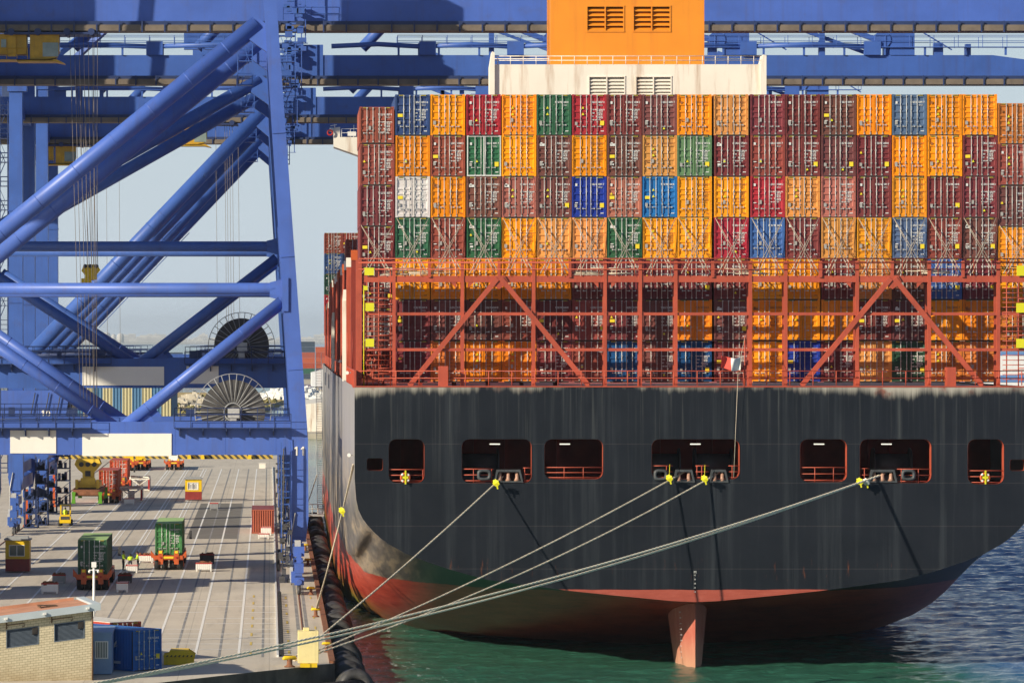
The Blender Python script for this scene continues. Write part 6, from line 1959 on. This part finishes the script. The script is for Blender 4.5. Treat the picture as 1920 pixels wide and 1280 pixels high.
for sx_ in (-.6, .6):
    for yy_ in (.45, 1.9):
        mb = MB(); mb.tube([(sx_-.17, yy_, .36), (sx_+.17, yy_, .36)], .36, 16); o = mb.build('wheel', M['black'], origin=(0,0,0)); o.parent = t
pd = empty('person', (x, Yk+.8, QZ+.0), 0, 'driver in lime vest seated in the forklift cab', 'person')
mb = MB(); mb.tube([(0,0,1.25),(0,0,1.35),(0,-.02,1.6),(0,0,1.78),(0,0,1.84)], [.16,.20,.23,.2,.07], 14)
for s in (-1, 1): mb.tube([(s*.2,0,1.72),(s*.28,.12,1.5),(s*.2,.4,1.5),(s*.18,.48,1.52)], [.07,.055,.045,.04], 8)
for s in (-1, 1): mb.tube([(s*.1,0,1.3),(s*.12,.42,1.28),(s*.12,.5,.95)], [.1,.08,.06], 8)
o = mb.build('body', M['vest'], origin=(0,0,0)); o.parent = pd
mb = MB(); mb.tube([(0,0,1.82),(0,0,1.88),(0,0,1.98),(0,0,2.08),(0,0,2.12)], [.05,.085,.1,.08,.03], 12); o = mb.build('head', M['hair'], origin=(0,0,0)); o.parent = pd

# far quay end barrier
Yf = gY(860)
m, nt_, b = newmat('yellow_black_mesh')
cvx = coords(nt_, 'Object', (1, 1, 1)); wv = nt_.nodes.new('ShaderNodeTexWave'); wv.wave_type = 'BANDS'; wv.bands_direction = 'DIAGONAL'; wv.inputs['Scale'].default_value = .55
nt_.links.new(cvx, wv.inputs['Vector']); c = ramp(nt_, wv.outputs['Fac'], [(.45, (.50, .34, .05)), (.55, (.05, .045, .03))]); nt_.links.new(c, b.inputs['Base Color']); b.inputs['Roughness'].default_value = .7
t = empty('barrier_fence', (sY(430, Yf), Yf, QZ), 0, 'low yellow and black striped barrier across the far end of the quay', 'barrier')
mb = MB(); mb.box(-30, sY(512, Yf)-sY(430, Yf), 0, .3, .0, .95)
o = mb.build('barrier', m, origin=(0,0,0)); o.parent = t
mb = MB()
for px in (355, 380, 468): mb.prism([(sY(px, Yf)-t.location.x-.35, 0), (sY(px, Yf)-t.location.x+.35, 0), (sY(px, Yf)-t.location.x+.12, 1.25), (sY(px, Yf)-t.location.x-.12, 1.25)], 'y', -1.0, -.4)
o = mb.build('cone_post', M['yellow'], origin=(0,0,0)); o.parent = t
p = G(492, 878); t = empty('hose_crate', p, 0, 'pale yellow box near the end of the rails', 'box')
mb = MB(); mb.box(-.55, .5, 0, 1, .0, .75); mb.box(-.6, .55, -.05, 1.05, .75, .85); o = mb.build('box', M['cream'], origin=(0,0,0)); o.parent = t
# dark stacked frames and blocks among the crane feet at the left
rnd = random.Random(31)
for (px, py, w_, h_, lab) in ((58, 990, 1.6, 4.6, 'dark blue lashing cage stack nearest the land-side crane foot'), (78, 985, 1.5, 6.4, 'tallest dark lashing cage stack behind the shaded booth'), (118, 948, 1.8, 7.5, 'dark lashing cage stack left of the yellow spreader'), (97, 962, 1.2, 5.5, 'narrow dark cage stack between two taller ones')):
    p = G(px, py); t = empty('lashing_cage', p, 0, lab, 'steel cage', 'dark steel cages by the crane feet'); mb = MB()
    z = 0
    while z < h_:
        for x in (-w_/2, w_/2-.12):
            for yy in (0, 1.8): mb.box(x, x+.12, yy, yy+.12, z, z+1.5)
        mb.box(-w_/2, w_/2, 0, .08, z, z+.12); mb.box(-w_/2, w_/2, 1.8, 1.9, z, z+.12)
        mb.bar((-w_/2+.1, .04, z+.1), (w_/2-.1, .04, z+1.4), .07)
        for k in range(6): x = rnd.uniform(-w_/2+.1, w_/2-.4); mb.box(x, x+.3, .2, 1.6, z+.13, z+rnd.uniform(.3, 1.2))
        z += 1.55
    o = mb.build('cage', M['crane_dark'], origin=(0,0,0)); o.parent = t
for (px, py, h_, lab) in ((50, 987, 4.2, 'orange warning post with lamp by the nearest dark cages'), (101, 950, 4.6, 'orange warning post with lamp by the far dark cages')):
    p = G(px, py); t = empty('warning_post', p, 0, lab, 'post', 'orange warning posts'); mb = MB(); mb.box(-.14, .14, 0, .3, 0, h_); mb.box(-.4, .4, -.2, .5, 0, .2)
    o = mb.build('post', M['orange'], origin=(0,0,0)); o.parent = t
    mb = MB(); mb.tube([(0, -.06, h_*.75), (0, -.01, h_*.75)], .17, 12); o = mb.build('lamp', paint('red_lens', (.75, .07, .02), .3, .05, 2), origin=(0,0,0)); o.parent = t
# container piles added out of view as shade casters
# stacked boxes beside the land-side legs, just outside the left edge; their shade falls across the apron
for k in range(4): put2('BDNB'[k], -30.6, 338, QZ+.02+k*2.9, f'unseen container added for shade left of the land-side crane rail, {("lowest", "second", "third", "highest")[k]} of four', plain=True)
for k in range(2): put2('DB'[k], -30.2, 373, QZ+.02+k*2.9, f'unseen container added for shade beside the first crane leg, {("lower", "upper")[k]} of two', plain=True)
# another vessel's white side, seen past the stern stack at the right edge
t = empty('moored_ferry', (sY(1940, 700), 700, 0), 0, 'white vessel with blue stripe glimpsed beyond the stern stack at the right edge', 'ship')
mb = MB(); mb.prism([(sY(1700, 700), 4), (sY(2060, 700), 4), (sY(2060, 700), sZ(662, 700)), (sY(1700, 700), sZ(662, 700))], 'y', 700, 716)
mb.prism([(sY(1690, 700), 0), (sY(2060, 700), 0), (sY(2060, 700), 4), (sY(1684, 700), 4)], 'y', 699, 717)
mb.build('superstructure', M['white'], t)
mb = MB(); mb.box(sY(1700, 700)-.1, sY(2060, 700)+.1, 699.9, 716.1, sZ(716, 700), sZ(703, 700)); mb.box(sY(1700, 700)-.1, sY(2060, 700)+.1, 699.9, 716.1, sZ(666, 700), sZ(660, 700)); mb.build('blue_stripe', paint('pale_blue_band', (.13, .25, .48), .5, .05, .1), t)

# ------------------------------------------------------------------ sea air
mb = MB(); mb.box(-3600, 8600, -200, 26400, -20, 150)
m = bpy.data.materials.new('sea_haze'); m.use_nodes = True; m.node_tree.nodes.clear()
ou = m.node_tree.nodes.new('ShaderNodeOutputMaterial'); pv = m.node_tree.nodes.new('ShaderNodeVolumePrincipled')
pv.inputs['Density'].default_value = .00004; pv.inputs['Color'].default_value = (.80, .90, 1.0, 1); pv.inputs['Anisotropy'].default_value = .2
m.node_tree.links.new(pv.outputs[0], ou.inputs['Volume'])
hz = mb.build('haze', m); hz['kind'] = 'stuff'; hz['label'] = 'thin pale haze over the whole harbour'
for p in protos.values():
    for ch in list(p.children):
        for g in list(ch.children): bpy.data.objects.remove(g)
        bpy.data.objects.remove(ch)
    bpy.data.objects.remove(p)
